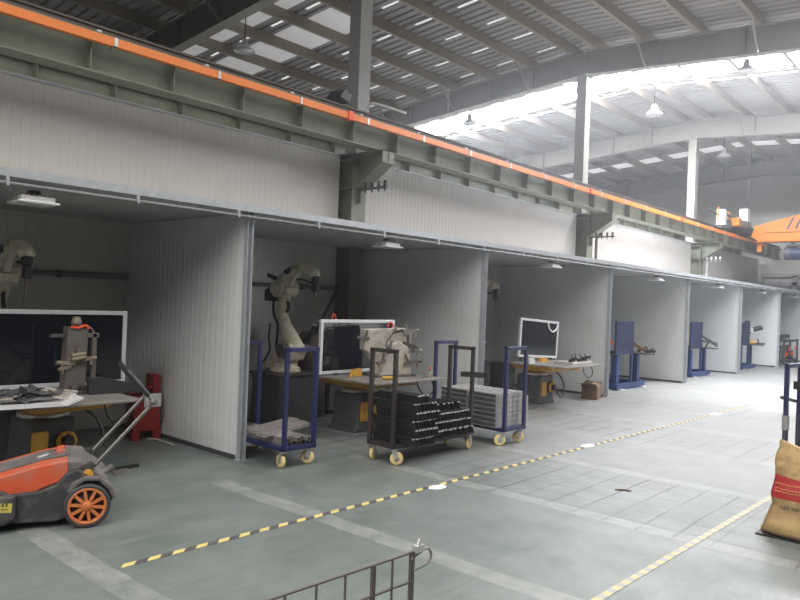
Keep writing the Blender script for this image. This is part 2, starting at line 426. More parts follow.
# added glowing roof panels, out of view, lighting the booths and floor
def near_fill(x0, x1, y0, y1, m):
    b = MB().add([(x0, y0, zr(y0)+.85), (x1, y0, zr(y0)+.85), (x1, y1, zr(y1)+.85), (x0, y1, zr(y1)+.85)], [(0, 1, 2, 3)])
    struct(b.build('roof_glow_panel', m))
for x in (-13, -9.5, -6): near_fill(x, x+1.6, -5., 5.0, 'fill_soft')
for x in (-2.2, 1.6, 5.8, 10.2): near_fill(x, x+1.0, -2.9, 5.0, 'fill_soft')
near_fill(14.2, 15.8, -3, 2.2, 'fill_side')  # extra unseen panel, added to brighten the floor at the right

# ------------------------------------------------------------------ crane runway
def runway(y, label, front):
    t = thing('crane_runway_beam', label, 'crane beam', (0, y, 0))
    zb, zt = 3.99, 4.43
    b = MB().ibeam((XA-1, 0, (zb+zt)/2), (XB-.2, 0, (zb+zt)/2), .26, zt-zb, .016, .012); b.build('girder', 'olive', t)
    x = XA-.5
    k = 0
    while x < XB-.5:
        b = MB().box((x, -.125, zb+.016), (x+.012, .125, zt-.016)); b.build('stiffener', 'olive', t); x += .98; k += 1
    MB().prof([(-.045, 0), (.045, 0), (.045, .012), (.01, .03), (.01, .075), (.03, .085), (.03, .11), (-.03, .11), (-.03, .085), (-.01, .075), (-.01, .03), (-.045, .012)], (XA-1, 0, zt), (XB-.2, 0, zt)).build('rail', 'rail_brown', t)
    if front:
        x = XA
        while x < XB-1:
            MB().box((x, -.08, zt+.0), (x+.05, .08, zt+.04)).build('rail_clip', 'galv', t); x += 1.34
    return t
runway(7.60, 'olive green steel crane runway beam carrying the orange conductor bar', True)
runway(9.05, 'dark crane runway beam behind the white wall, seen under the nearer beam', False)
t = thing('conductor_bar', 'long orange conductor bar running along the face of the olive crane beam', 'conductor bar', (0, 7.40, 4.335))
MB().prof([(-.03, -.045), (.03, -.045), (.03, .045), (.012, .045), (.012, .02), (-.012, .02), (-.012, .045), (-.03, .045)], (XA-1, 0, 0), (29.3, 0, 0)).build('bar', 'rail_orange', t)
x = .9
while x < 29:
    q = MB().box((x, -.038, -.055), (x+.04, -.03, .055)); q.box((x, -.038, .047), (x+.04, .20, .055)); q.box((x, -.038, -.055), (x+.04, .07, -.047)); q.build('hanger', 'zinc', t); x += 1.3
for x in (7.0, 14.6, 20.3, 25.2):
    q = MB().box((x, -.05, -.06), (x+.10, .05, .065)); q.build('joint_cover', 'clamp_red', t)

# bus-bar insulators under the corbels
for i, x in enumerate(FX[1:4]):
    t = thing('insulator_mount', ['rusty bracket with four insulators on the nearest corbel', 'bracket with four insulators on the second column corbel', 'bracket with four pale insulators on the third column corbel'][i], 'bracket', (x-.03, 7.98, 3.42), 0, 'insulator brackets on the corbels')
    MB().box((-.03, -.62, -.015), (.03, .0, .015)).build('arm', 'steel_dark', t)
    for k in range(4):
        y = -.16-.14*k
        MB().lathe([(.0, .09), (.022, .09), (.03, .07), (.018, .06), (.032, .045), (.018, .035), (.034, .02), (.02, .0), (0, 0)], (0, y, .015), (0, 0, 1), 10).cyl((0, y, -.06), (0, y, .02), .012, n=8).build('insulator', ['black', 'darkgrey', 'white'][i], t)
    MB().box((-.025, -.03, -.22), (.025, .0, .02)).cyl((0, -.05, -.20), (0, -.05, .0), .016, n=8).build('conduit', 'jig_dark', t)

# floodlight and pale strut on the nearest upper column
t = thing('floodlight', 'small black floodlight fixed on the left side of the nearest grey column', 'floodlight', (7.62, 8.2, 4.88), .2)
MB().outline([(-.22, -.06), (.05, -.10), (.10, .06), (-.10, .09)], 'y', -.14, .14).build('housing', 'black', t, .01)
MB().box((.02, -.02, -.03), (.09, .02, .03)).build('bracket', 'darkgrey', t)
t = MB().tube([(8.02, 8.16, 4.62), (8.06, 7.95, 4.86), (8.04, 7.85, 4.83), (8.0, 7.15, 4.56)], .018, 8)
tag(t.build('strut', 'white'), 'pale bent strut reaching from the nearest column down to the crane rail', 'strut')

# white downpipe at third column, thin pipe at the second
tag(MB().cyl((24.35, 7.95, 2.5), (24.35, 7.95, 3.97), .045, n=12).build('downpipe', 'white'), 'white vertical downpipe beside the third column above the booths', 'pipe')
tag(MB().tube([(16.22, 7.96, 2.5), (16.22, 7.96, 3.4), (16.22, 7.8, 3.62), (16.22, 7.42, 3.86)], .035, 8).build('conduit_pipe', 'jig_dark'), 'brown conduit bent along the second column and its corbel', 'pipe')

# ------------------------------------------------------------------ welding booths
for k, x in enumerate(PX):
    p = ribbed('wall_partition', 'y', D+.03, BACK, x, .02, HL-.02, .05, 'panel_in', pitch=.10, g=.008, dep=.0022, side=-1, both=True)
    struct(p)
    tr = MB().box((x-.012, D+.06, 0), (x+.062, BACK, .045)); struct(tr.build('baseboard_partition', 'darkgrey'))
    post = MB().prof([(-.035, -.03), (.035, -.03), (.035, .03), (.029, .03), (.029, -.024), (-.029, -.024), (-.029, .03), (-.035, .03)], (x+.025, D, 0), (x+.025, D, HL-.005), up=(0, -1, 0))
    post.box((x-.03, D-.03, 0), (x+.08, D+.05, .01))
    struct(post.build('trim_post', 'galv'))
# lids
lid = MB()
x = PX[0]-3.0
lid.box((x, D-.02, HL), (32.3, BACK, HL+.05))
struct(lid.build('ceiling_booth', 'lid'))
for k, xx in enumerate(PX[1:]):
    s = MB().box((xx-.015, D+.05, HL-.02), (xx+.065, BACK, HL)); struct(s.build('trim_lid_joint', 'galv'))
fb = MB().prof([(-.016, -.034), (.016, -.034), (.016, -.03), (-.010, -.03), (-.010, .03), (.016, .03), (.016, .034), (-.016, .034)], (PX[0]-3, D-.04, HL+.032), (32.3, D-.04, HL+.032), up=(0, 0, 1))
struct(fb.build('trim_front_beam', 'galv'))
t = thing('hanging_conduit', 'pale thin conduit clipped under the front edge of the booth roof', 'conduit', (0, D-.055, HL-.055))
MB().cyl((PX[0]-3, 0, 0), (32.2, 0, 0), .016, n=8).build('tube', 'midgrey', t)
x = .9
while x < 30:
    MB().box((x, -.02, -.02), (x+.02, .02, .053)).build('clip', 'galv', t); x += 1.05
# wall pipes at the back of the first two booths
for k, (x0, x1, lb) in enumerate([(.4, 4.2, 'grey horizontal pipe on the back wall of the leftmost booth'), (4.3, 7.72, 'grey horizontal pipe on the back wall behind the cream robot')]):
    t = thing('wall_pipe', lb, 'pipe', (0, BACK-.05, 1.83))
    MB().cyl((x0, 0, 0), (x1, 0, 0), .03, n=10).build('tube', 'midgrey', t)
    for x in (lerp(x0, x1, .25), lerp(x0, x1, .78)): MB().box((x, -.035, -.04), (x+.03, .05, .04)).build('clamp', 'darkgrey', t)
tag(MB().bar((6.22, 7.76, .03), (7.66, 8.15, 1.86), .03, .03).build('brace_rod', 'steel_dark'), 'dark diagonal rod leaning at the back wall beside the column behind the robot', 'rod')

# booth lamps
LX = [2.22, 6.42, 10.5, 15.05, 19.2, 23.3, 27.4]
lamp_lb = ['square white floodlight hanging under the roof of the leftmost booth', 'square white floodlight under the booth roof above the cream robot', 'square white floodlight in the third booth above the leaning screen',
           'floodlight under the roof of the nearest booth with a blue stand', 'floodlight under the roof of the second booth with a blue stand', 'floodlight under the roof of the third booth with a blue stand', 'floodlight above the dark rack in the farthest booth']
L0 = None
for k, x in enumerate(LX):
    if L0 is None:
        t = L0 = thing('hanging_floodlight', lamp_lb[0], 'lamp', (x, D+.12, HL), 0, 'floodlights under the booth roof')
        b = MB().lathe([(.01, -.085), (.13, -.085), (.135, -.12), (.16, -.135)], (0, 0, 0), (0, 0, 1), 4); 
        q = MB(); q.box((-.13, -.10, -.155), (.13, .10, -.115)); q.outline([(-.16, -.172), (.16, -.172), (.15, -.155), (-.15, -.155)], 'y', -.13, .13); q.build('housing', 'lampwhite', t, .004)
        MB().box((-.13, -.11, -.178), (.13, .11, -.1725)).build('lens', 'lens', t)
        MB().outline([(-.05, -.115), (.05, -.115), (.035, -.065), (-.035, -.065)], 'y', -.04, .04).build('driver', 'black', t)
        for s in (-1, 1): MB().box((s*.145-.006, -.012, -.15), (s*.145+.006, .012, -.0)).build('bracket', 'zinc', t)
        fin = MB()
        for i in range(6): fin.box((-.11+.042*i, -.09, -.115), (-.104+.042*i, .09, -.10))
        fin.build('heat_sink', 'zinc', t)
    else:
        t = copy_tree(L0); t.location = (x, D+.12, HL); t['label'] = lamp_lb[k]

# high-bay lamps
HB = [((9.05, 12.9, 7.05), 'high-bay lamp hanging from the roof at the upper left'), ((16.6, 12.3, 7.0), 'high-bay lamp beside the bright skylight, left of the second column'), ((16.2, 4.6, 6.95), 'large high-bay lamp hanging at the upper right'),
      ((18.4, 7.5, 6.95), 'high-bay lamp in the glare right of the second column'), ((24.6, 7.6, 6.95), 'small distant high-bay lamp beyond the far rafter')]
B0 = None
for p, lb in HB:
    if B0 is None:
        t = B0 = thing('high_bay_lamp', lb, 'lamp', p, 0, 'high-bay lamps under the roof')
        MB().lathe([(.02, .26), (.06, .25), (.075, .12), (.10, .10), (.22, .0), (.235, -.02), (.225, -.02), (.21, .0), (.09, .085), (0, .09)], (0, 0, 0), (0, 0, 1), 24).build('reflector', 'zinc', t)
        MB().lathe([(.0, -.005), (.2, -.005), (.2, .005), (0, .005)], (0, 0, 0), (0, 0, 1), 24).build('diffuser', 'lens', t)
        MB().cyl((0, 0, .25), (0, 0, 1.0), .012, n=8).build('hanger', 'darkgrey', t)
    else:
        t = copy_tree(B0); t.location = p; t['label'] = lb

# ------------------------------------------------------------------ welding robots
def make_robot(label, loc, rz):
    t = thing('welding_robot', label, 'robot', loc, rz, 'welding robots in the booths')
    # local x: towards the worktable (front of the booth)
    MB().box((-.33, -.34, .0), (.30, .36, .03)).box((-.30, -.30, .03), (.27, .33, .64)).box((-.33, -.34, .64), (.30, .36, .67)).build('pedestal', 'darkgrey', t, .008)
    b = MB().lathe([(.0, .67), (.21, .67), (.21, .72), (.17, .74), (.155, .80), (.0, .80)], (0, 0, 0), (0, 0, 1), 24); b.box((-.26, -.13, .67), (-.08, .13, .82)); b.build('base', 'cream', t, .012)
    b = MB().lathe([(0, .80), (.165, .80), (.17, .86), (.13, .91), (0, .91)], (0, 0, 0), (0, 0, 1), 24)
    b.outline([(-.14, .84), (.24, .84), (.30, .96), (.24, 1.06), (.10, 1.06), (-.10, .95)], 'y', -.15, .12); b.build('turret', 'cream', t, .02)
    MB().cyl((.18, -.24, .97), (.18, -.15, .97), .09).build('shoulder_motor', 'darkgrey', t, .01); MB().cyl((.18, .12, .97), (.18, .22, .97), .08).build('shoulder_motor', 'darkgrey', t, .01)
    # lower arm: tapered casting leaning back
    def loft(path, name, m, n=12):
        mb = MB(); vs = []
        for (x, z), w, d, a in path:
            ca, sa = math.cos(a), math.sin(a)
            for j in range(n):
                q = 2*PI*j/n; c, s_ = math.cos(q), math.sin(q)
                e = 3.2; rr = (abs(c)**e+abs(s_)**e)**(-1/e)
                u = c*rr*d/2; v = s_*rr*w/2
                vs.append((x+u*ca, v, z+u*sa))
        k = len(path)
        fs = [(i*n+j, i*n+(j+1) % n, (i+1)*n+(j+1) % n, (i+1)*n+j) for i in range(k-1) for j in range(n)]
        fs += [tuple(range(n))[::-1], tuple(range((k-1)*n, k*n))]
        mb.add(vs, fs, 0, True); o = mb.build(name, m, t); return o
    loft([((.20, .90), .22, .28, .5), ((.17, 1.00), .21, .27, .5), ((.09, 1.13), .17, .22, .5), ((-.02, 1.28), .14, .16, .45), ((-.085, 1.42), .13, .14, .2), ((-.095, 1.54), .13, .15, -.1), ((-.07, 1.66), .15, .18, -.25), ((-.05, 1.76), .16, .20, -.3), ((-.04, 1.83), .15, .18, -.3)], 'lower_arm', 'cream')
    b = MB().cyl((-.06, -.15, 1.77), (-.06, .15, 1.77), .115, n=24); b.cyl((-.06, -.19, 1.77), (-.06, -.15, 1.77), .08, n=24)
    b.box((-.02, -.10, 1.69), (.10, .10, 1.79)); b.build('elbow', 'cream', t, .012)
    b = MB().cyl((-.31, -.05, 1.72), (-.16, -.05, 1.75), .07).box((-.36, -.11, 1.60), (-.21, .06, 1.76)); b.build('elbow_motor', 'black', t, .01); MB().tube([(-.05, .03, 1.60), (-.01, .0, 1.60), (.045, -.02, 1.58), (.05, -.02, 1.51), (.0, 0, 1.47), (-.05, .03, 1.48)], .02, 8).build('cable_loop', 'black', t)
    MB().bar((-.20, 0, 1.90), (-.46, .02, 1.955), .03, .05).build('cable_horn', 'black', t)
    loft([((-.15, 1.82), .17, .21, 1.9), ((-.05, 1.90), .16, .20, 2.1), ((.05, 1.98), .14, .17, 2.3), ((.14, 2.035), .12, .13, 1.75), ((.32, 2.05), .115, .115, 1.6), ((.40, 2.045), .12, .12, 1.5), ((.45, 2.03), .12, .12, 1.2)], 'forearm', 'cream')
    MB().box((-.005, -.072, 1.965), (.12, .072, 2.035), 0, Matrix.Rotation(-.35, 3, 'Y')).build('badge', 'blue_frame', t)
    MB().outline([(.02, 1.93), (.12, 1.98), (.26, 2.0), (.13, 1.90), (.08, 1.80), (.02, 1.80)], 'y', -.03, .03).build('cable_guard', 'cream', t, .008)
    b = MB().lathe([(0, .06), (.055, .06), (.075, .03), (.07, -.02), (.05, -.04), (0, -.04)], (.52, 0, 1.985), (.3, 0, -1), 16); b.cyl((.42, -.055, 2.03), (.42, .055, 2.03), .062); b.bar((.42, 0, 2.035), (.54, 0, 2.0), .085, .09); b.build('wrist', 'cream', t, .01)
    b = MB().cyl((.53, 0, 1.96), (.545, 0, 1.86), .055, .045).cyl((.545, 0, 1.86), (.535, 0, 1.74), .035, .04).box((.50, -.03, 1.74), (.60, .03, 1.84)); b.build('torch_mount', 'black', t, .006)
    MB().tube([(.545, 0, 1.76), (.56, 0, 1.66), (.545, 0, 1.58), (.505, 0, 1.48)], [.02, .018, .013, .007], 10).build('torch', 'gun', t)
    MB().tube(curve_pts([(-.46, .03, 1.95), (-.36, .1, 1.86), (-.44, .12, 1.62), (-.40, .1, 1.42), (-.28, .08, 1.26), (-.30, .08, 1.0), (-.25, .05, .75)]), .018, 8).build('cable', 'black', t)
    MB().tube(curve_pts([(-.22, -.1, 1.30), (-.20, -.13, 1.1), (-.12, -.17, .95), (-.24, -.18, .78)]), .013, 8).build('cable', 'black', t)
    MB().tube(curve_pts([(.53, .03, 1.9), (.40, .07, 1.86), (.2, .09, 1.9), (.0, .11, 1.9)]), .014, 8).build('cable', 'black', t)
    return t
RB = make_robot('cream welding robot with its torch lowered, in the second booth beside a navy trolley', (5.95, 7.30, .0), -PI/2)
for k, (x, lb) in enumerate([(2.49, 'cream welding robot cut by the left edge of the photo, above the black screen'), (5.95+4.148, 'welding robot mostly hidden behind the partition, its head above the third booth screen'), (15.1, 'welding robot just visible past the partition beside the nearest blue stand')]):
    r = copy_tree(RB); r.location = (x, 7.33 if k < 2 else 7.6, 0); r['label'] = lb

# ------------------------------------------------------------------ positioners with table, dark screen
def make_positioner(label, loc, rz, w=1.25, d=.95):
    t = thing('welding_positioner', label, 'welding positioner', loc, rz, 'welding positioners with steel tables')
    MB().box((-.34, -.30, 0), (.34, .50, .03)).build('floor_plate', 'midgrey', t, .006)
    b = MB().outline([(-.30, .03), (.30, .03), (.22, .12), (.19, .50), (-.19, .50), (-.22, .12)], 'y', -.24, .24); b.build('base', 'darkgrey', t, .02)
    MB().box((-.19, -.262, .16), (-.05, -.24, .40)).build('cover_plate', 'yellow', t, .006)
    b = MB().lathe([(.085, 0), (.085, .03), (.06, .03), (.06, .0)], (.10, -.26, .30), (0, -1, 0), 16)
    for k in range(6): b.box((.10+.072*math.cos(k*PI/3)-.014, -.30, .30+.072*math.sin(k*PI/3)-.014), (.10+.072*math.cos(k*PI/3)+.014, -.26, .30+.072*math.sin(k*PI/3)+.014))
    b.build('motor_ring', 'yellow', t)
    MB().cyl((.10, -.26, .30), (.10, -.34, .30), .045, n=16).build('motor', 'black', t)
    MB().lathe([(0, .50), (.22, .50), (.22, .54), (.19, .54), (.19, .58), (0, .58)], (0, 0, 0), (0, 0, 1), 28).build('bearing', 'steel_bright', t)
    MB().lathe([(.19, .58), (.25, .58), (.25, .615), (.0, .615)], (0, 0, 0), (0, 0, 1), 28).build('turntable', 'yellow', t)
    b = MB()
    for y0, y1 in ((-d*.62, -.04), (.0, d*.15)): b.outline([(-w*.46, .70), (-w*.34, .615), (w*.34, .615), (w*.46, .70)], 'y', y0, y1)
    b.build('table_frame', 'yellow', t, .006)
    MB().box((-w/2, -d*.95, .70), (w/2, d*.16, .725)).build('table_top', 'steel', t, .004)
    MB().tube(curve_pts([(.22, -.2, .60), (.36, -.28, .48), (.40, -.34, .30), (.28, -.36, .12), (.14, -.33, .24)]), .014, 8).build('cable', 'darkgrey', t)
    MB().tube(curve_pts([(w*.42, -d*.8, .70), (w*.45, -d*.82, .56), (w*.36, -d*.80, .49), (w*.26, -d*.78, .58), (w*.22, -d*.78, .70)]), .008, 6).build('cable', 'black', t)
    return t
POS = [((2.62, 6.62, 0), 'welding positioner with steel table, behind the orange sweeper'), ((6.32, 6.28, 0), 'welding positioner with yellow framed table behind the black trolley'), ((10.52, 6.20, 0), 'welding positioner with yellow framed table beside the cardboard box')]
P0 = None
for p, lb in POS:
    if p[0] < 4: make_positioner(lb, p, 0, .92, .95)
    elif P0 is None: P0 = make_positioner(lb, p, 0)
    else:
        q = copy_tree(P0); q.location = p; q['label'] = lb
POSZ = .725
def make_screen(label, loc, rz, w, h, tilt=0.):
    t = thing('welding_screen', label, 'welding screen', loc, rz, 'dark glass welding screens')
    t.rotation_euler = (tilt, 0, rz)
    f = .04
    MB().box((-w/2+f*.5, -.006, f*.5), (w/2-f*.5, .006, h-f*.5)).build('pane', 'glass', t)
    fr = MB()
    for a, c in (((-w/2, -.02, 0), (w/2, .02, f)), ((-w/2, -.02, h-f), (w/2, .02, h)), ((-w/2, -.02, f), (-w/2+f, .02, h-f)), ((w/2-f, -.02, f), (w/2, .02, h-f))): fr.box(a, c)
    fr.build('frame', 'alu', t, .003)
    for x in (-w*.3, w*.3): MB().box((x-.03, -.05, -.01), (x+.03, .05, .01)).build('foot', 'darkgrey', t)
    return t
make_screen('large black screen in white frame standing in the leftmost booth', (2.74, 6.74, POSZ+.012), -.05, 1.36, .72)
sc1 = make_screen('black screen in white frame behind the pale welding jig', (6.33, 6.32, POSZ+.012), 0, 1.32, .67)
sc2 = make_screen('black screen in white frame leaning slightly, in the third booth', (10.72, 6.28, POSZ+.05), 0, 1.28, .66)
sc2.rotation_euler.y = .055
MB().tube(curve_pts([(.22, -.03, .64), (.27, -.035, .53), (.40, -.035, .47), (.52, -.035, .52), (.56, -.035, .60)]), .016, 8).build('white_squiggle', 'white', sc2)  # thin white curve over the upper right of the pane
MB().box((-.55, -.03, -.055), (-.45, .03, -.01)).box((.45, -.03, -.07), (.55, .03, -.01)).build('support_block', 'darkgrey', sc2)
# handwriting on the pane of the second screen (a faint chalk scrawl)
MB().tube([(-.56, -.0085, .60), (-.605, -.0085, .60), (-.605, -.0085, .55), (-.56, -.0085, .55)], .003, 5).tube([(-.60, -.0085, .575), (-.57, -.0085, .575)], .003, 5).tube(curve_pts([(-.55, -.0085, .57), (-.53, -.0085, .55), (-.52, -.0085, .575), (-.50, -.0085, .55), (-.49, -.0085, .57), (-.46, -.0085, .55), (-.44, -.0085, .56)], 4), .003, 5).build('chalk_mark', 'midgrey', sc1)
MB().tube([(-.44+.03*math.cos(a*PI/8), 0, .67+.07*math.sin(a*PI/8)) for a in range(9)], .008, 6).build('hanging_loop', 'clamp_red', sc1)

# long robot-side floor plates are part of the positioners; loose plate in the first booth
# ------------------------------------------------------------------ welding jigs
def clamp(mb, p, d, s=1., mi=0):
    p = V(p); d = V(d).normalized(); x, y, z = frame(d)
    mb.bar(p, p+d*.16*s, .03*s, .035*s, mi); mb.bar(p+d*.06*s, p+d*.03*s+y*.10*s, .022*s, .022*s, mi); mb.cyl(p+d*.14*s, p+d*.14*s-y*.06*s, .012*s, n=8, mi=mi); mb.cyl(p+d*.15*s, p+d*.19*s, .02*s, n=8, mi=mi)
    return mb
t = thing('welding_jig', 'brown upright welding jig with clamps in front of the large black screen', 'welding jig', (2.75, 6.33, POSZ))
MB().box((-.20, -.12, 0), (.26, .14, .03)).build('base_plate', 'steel_dark', t, .004)
MB().outline([(-.10, .03), (.09, .03), (.10, .58), (-.08, .60)], 'y', -.05, .06).build('column', 'jig_dark', t, .006)
MB().box((.14, -.05, .03), (.18, -.01, .545)).box((.08, -.05, .50), (.20, -.01, .54)).box((.10, -.05, .10), (.15, -.01, .14)).build('side_post', 'jig_dark', t, .004)
for k, (z, m) in enumerate(((.28, 'ochre'), (.31, 'ochre'))):
    b = MB(); clamp(b, (-.02, -.06, z+.0), (-1 if k == 0 else 1, -.3, .06), .95); b.cyl((-.06, -.09, z+.03), (.06, -.09, z+.05), .022, n=8); b.build('clamp', m, t)
b = MB(); clamp(b, (-.05, -.05, .25), (-.8, -.5, -.1), .8); b.build('clamp', 'ochre', t)
MB().bar((-.10, 0, .52), (-.22, -.02, .52), .03).build('pin', 'steel_dark', t)
b = MB().lathe([(0, .09), (.03, .085), (.045, .04), (.04, 0), (0, 0)], (.01, 0, .60), (0, 0, 1), 14); b.build('knob', 'ochre', t)
b = MB().tube(curve_pts([(-.06, -.055, .60), (.0, -.06, .59), (.07, -.06, .61), (.09, -.06, .58)]), .012, 6); b.build('hose', 'clamp_red', t)
MB().tube(curve_pts([(.02, -.02, .61), (.10, -.04, .60), (.15, -.03, .55), (.15, -.03, .48)]), .009, 6).build('cable', 'ochre', t)
for k in range(3): MB().cbox((-.03+.09*k, -.09, .055), (.06, .05, .05)).build('locating_block', 'steel_dark', t, .004)

t = thing('welding_jig', 'pale beige block jig bristling with clamps, behind the black trolley', 'welding jig', (6.44, 5.93, POSZ), -.25)
b = MB(); vs = []
pts = [(-.36, .33), (-.36, .58), (.28, .60), (.34, .52), (.30, .02), (-.20, .02), (-.20, .18), (-.30, .30)]
b.outline(pts, 'y', -.06, .06); b.build('jig_plate', 'jig', t, .012)
MB().outline([(-.16, .0), (.30, .0), (.26, .34), (.10, .44), (-.10, .36)], 'y', -.14, -.06).build('raised_plate', 'jig', t, .012)
MB().box((-.24, -.18, 0), (.34, .16, .025)).build('base_plate', 'steel_dark', t, .004)
for p, d, s in [((.20, -.08, .54), (1, -.2, .2), 1.1), ((.18, -.1, .42), (.9, -.4, -.3), 1.1), ((.22, -.12, .30), (1, -.2, .1), 1.1), ((.18, -.14, .15), (1, -.4, .25), 1.2), ((-.30, -.06, .47), (-1, -.2, .05), 1.0), ((-.02, -.14, .32), (-.7, -.6, .3), 1.2), ((-.1, -.14, .2), (-.9, -.4, -.1), 1.), ((.05, -.1, .54), (.3, -.9, .3), .8)]:
    b = MB(); clamp(b, p, d, s); b.build('clamp', random.choice(['steel_dark', 'steel', 'jig_dark']), t)
MB().tube([(.03+.04*math.cos(a*PI/8), -.03, .61+.06*math.sin(a*PI/8)) for a in range(9)], .01, 6).build('lifting_loop', 'clamp_red', t)
MB().tube(curve_pts([(.06, -.08, .58), (.0, -.10, .50), (-.08, -.12, .42), (-.05, -.15, .34), (.02, -.15, .30)]), .008, 6).build('cable', 'black', t)

t = thing('welding_jig', 'low flat jig with dark clamps on the third booth table', 'welding jig', (10.95, 5.72, POSZ), .0)
MB().box((-.40, -.2, 0), (.32, .15, .03)).build('base_plate', 'steel_bright', t, .004)
for x, y in [(-.3, -.12), (-.12, -.05), (.0, -.12), (.12, .02), (.22, -.1)]:
    b = MB(); b.cbox((x, y, .05), (.10, .05, .05)); clamp(b, (x, y, .07), (random.uniform(-1, 1), -.4, .15), .8); b.build('clamp', 'black', t)

# loose pieces on the tables
t = thing('clamp_block', 'small grey clamp block with red knob on the right end of the second table', 'clamp', (6.83, 5.55, POSZ), .3)
MB().cbox((0, 0, .03), (.12, .07, .06)).cbox((.05, 0, .075), (.05, .05, .04)).build('block', 'steel', t, .004)
MB().sphere((.05, 0, .105), .018).build('knob', 'clamp_red', t)
tag(MB().outline([(5.93, POSZ+.002), (6.12, POSZ+.002), (6.10, POSZ+.10), (5.96, POSZ+.085)], 'y', 6.02, 6.06).build('yellow_bracket', 'yellow', None, .004), 'yellow steel bracket standing on the second table left of the jig', 'bracket')
tag(MB().box((10.46, 6.05, POSZ), (10.66, 6.11, POSZ+.07)).build('yellow_bracket', 'yellow', None, .004), 'yellow steel bracket on the third booth table in front of the leaning screen', 'bracket')
tag(MB().cyl((6.05, 5.62, POSZ+.022), (6.18, 5.56, POSZ+.022), .02, n=10).build('screwdriver_handle', 'yellow'), 'yellow tool handle lying on the second table edge', 'tool')
t = thing('steel_box_stack', 'small stack of pale steel blocks left of the third booth screen', 'blocks', (9.95, 6.0, POSZ))
MB().box((-.06, -.06, 0), (.12, .06, .05)).box((-.05, -.05, .05), (.11, .05, .09)).build('blocks', 'steel_bright', t, .004)

# tray with dark plates in the leftmost booth
t = thing('parts_tray', 'pale steel tray holding dark plates at the left edge of the photo', 'tray', (2.02, 5.80, .735), -.13)
MB().outline([(-.45, .0), (.40, .0), (.52, .05), (.515, .06), (.395, .012), (-.45, .012)], 'y', -.16, .20).build('tray_sheet', 'alu', t)
MB().box((-.45, -.16, .012), (.35, -.152, .035)).build('tray_lip', 'alu', t)
for k in range(11):
    p = MB(); a = random.uniform(-.5, .5)
    x = -.38+.068*k; z = .016+.012*(k % 4)
    L = random.uniform(.09, .14)
    p.outline([(-L, 0), (L, 0), (L+.02, .03), (L+.012, .034), (L-.004, .01), (-L, .01)], 'y', -.06, .06)
    o = p.build('steel_plate', 'darkgrey' if k % 3 else 'bracket')
    tag(o, 'small dark bent steel plate heaped in the pale tray', 'plate', 'dark plates in the tray')
    o.location = (2.02+math.cos(-.13)*x, 5.82+math.sin(-.13)*x+random.uniform(-.04, .08), .742+z+.034); o.rotation_euler = (random.uniform(-.35, .35), random.uniform(-.3, .3), a)
for k in range(4):
    o = MB().box((-.14, -.012, 0), (.14, .012, .016)).build('steel_strip', 'jig')
    tag(o, 'short pale steel strip lying at the right end of the tray', 'strip', 'pale strips in the tray')
    o.location = (2.36+.035*k, 5.80+.03*k, .78+.012*k); o.rotation_euler = (0, .18, -.45+.2*k)
tag(MB().box((2.0, 6.18, .726), (2.42, 6.30, .76)).build('flat_bar', 'jig', None, .003), 'pale flat steel bar on the table behind the tray', 'bar')
t = MB().outline([(2.82, .727), (3.34, .727), (3.36, .78), (2.90, .88), (2.80, .88)], 'y', 6.14, 6.20)
tag(t.build('channel_piece', 'black', None, .004), 'black channel piece lying at the right end of the leftmost table', 'channel')

# ------------------------------------------------------------------ trolleys
def make_trolley(label, loc, rz, m, L=1.12, W=.40, hz=1.17, group='flat trolleys with tall end frames', bar=False, wheelm='tyre_cream'):
    """local y: long axis, end frames at y=0 (near) and y=L"""
    t = thing('flat_trolley', label, 'trolley', loc, rz, group)
    d = MB(); s = .04
    for x in (-W/2, W/2): d.bar((x, 0, .19), (x, L, .19), s, s)
    for y in (0, L*.5, L): d.bar((-W/2, y, .19), (W/2, y, .19), s, s, up=(0, 0, 1))
    d.box((-W/2, .0, .205), (W/2, L, .212)); d.build('deck', m, t, .004)
    for y in (0, L):
        e = MB()
        for x in (-W/2+.02, W/2-.02): e.bar((x, y, .17), (x, y, hz), s, s, up=(0, 1, 0))
        e.bar((-W/2, y, hz-.02), (W/2, y, hz-.02), s, s)
        e.build('end_frame', m, t, .004)
    if bar: MB().bar((-W/2-.03, L+.03, .84), (W/2+.12, L+.03, .84), .03, .06).build('cross_bar', m, t)
    R = .068
    for y in (.03, L-.03):
        for x in (-W/2+.03, W/2-.03):
            a = random.uniform(-.9, .9); ca, sa = math.cos(a), math.sin(a)
            ax = V((ca, sa, 0)); off = V((-sa, ca, 0))*.03; c = V((x, y, R+.001))+off
            w = MB(); w.lathe([(.025, -.018), (.055, -.018), (R, -.012), (R, .012), (.055, .018), (.025, .018)], c, ax, 24, 0); w.lathe([(0, -.02), (.028, -.02), (.028, .02), (0, .02)], c, ax, 12, 1); wh = w.build('caster_wheel', [wheelm, 'zinc'], t)
            f = MB()
            for sg in (-1, 1): f.prof([(-.022, 0), (.022, 0), (.022, .004), (-.022, .004)], c+ax*sg*.026, V((x, y, .152))+ax*sg*.026, up=ax)
            f.cyl((x, y, .148), (x, y, .166), .035, n=12); f.box((x-.045, y-.045, .164), (x+.045, y+.045, .17)); f.build('fork', 'zinc', wh)
    return t
T1 = make_trolley('navy trolley loaded with steel tubes beside the first partition', (4.50, 5.26, 0), -.045, 'blue_frame', L=.98)
T2 = make_trolley('black trolley carrying piles of black steel brackets', (5.25, 4.86, 0), -PI/2-.015, 'black_frame', L=1.30, W=.37)
MB().bar((-.02, 1.335, .84), (.36, 1.335, .86), .03, .06).build('cross_bar', 'black_frame', T2)
T3 = make_trolley('navy trolley stacked with grey pressed parts, right of the black trolley', (7.19, 4.50, 0), -.06, 'blue_frame', L=1.12, W=.43)
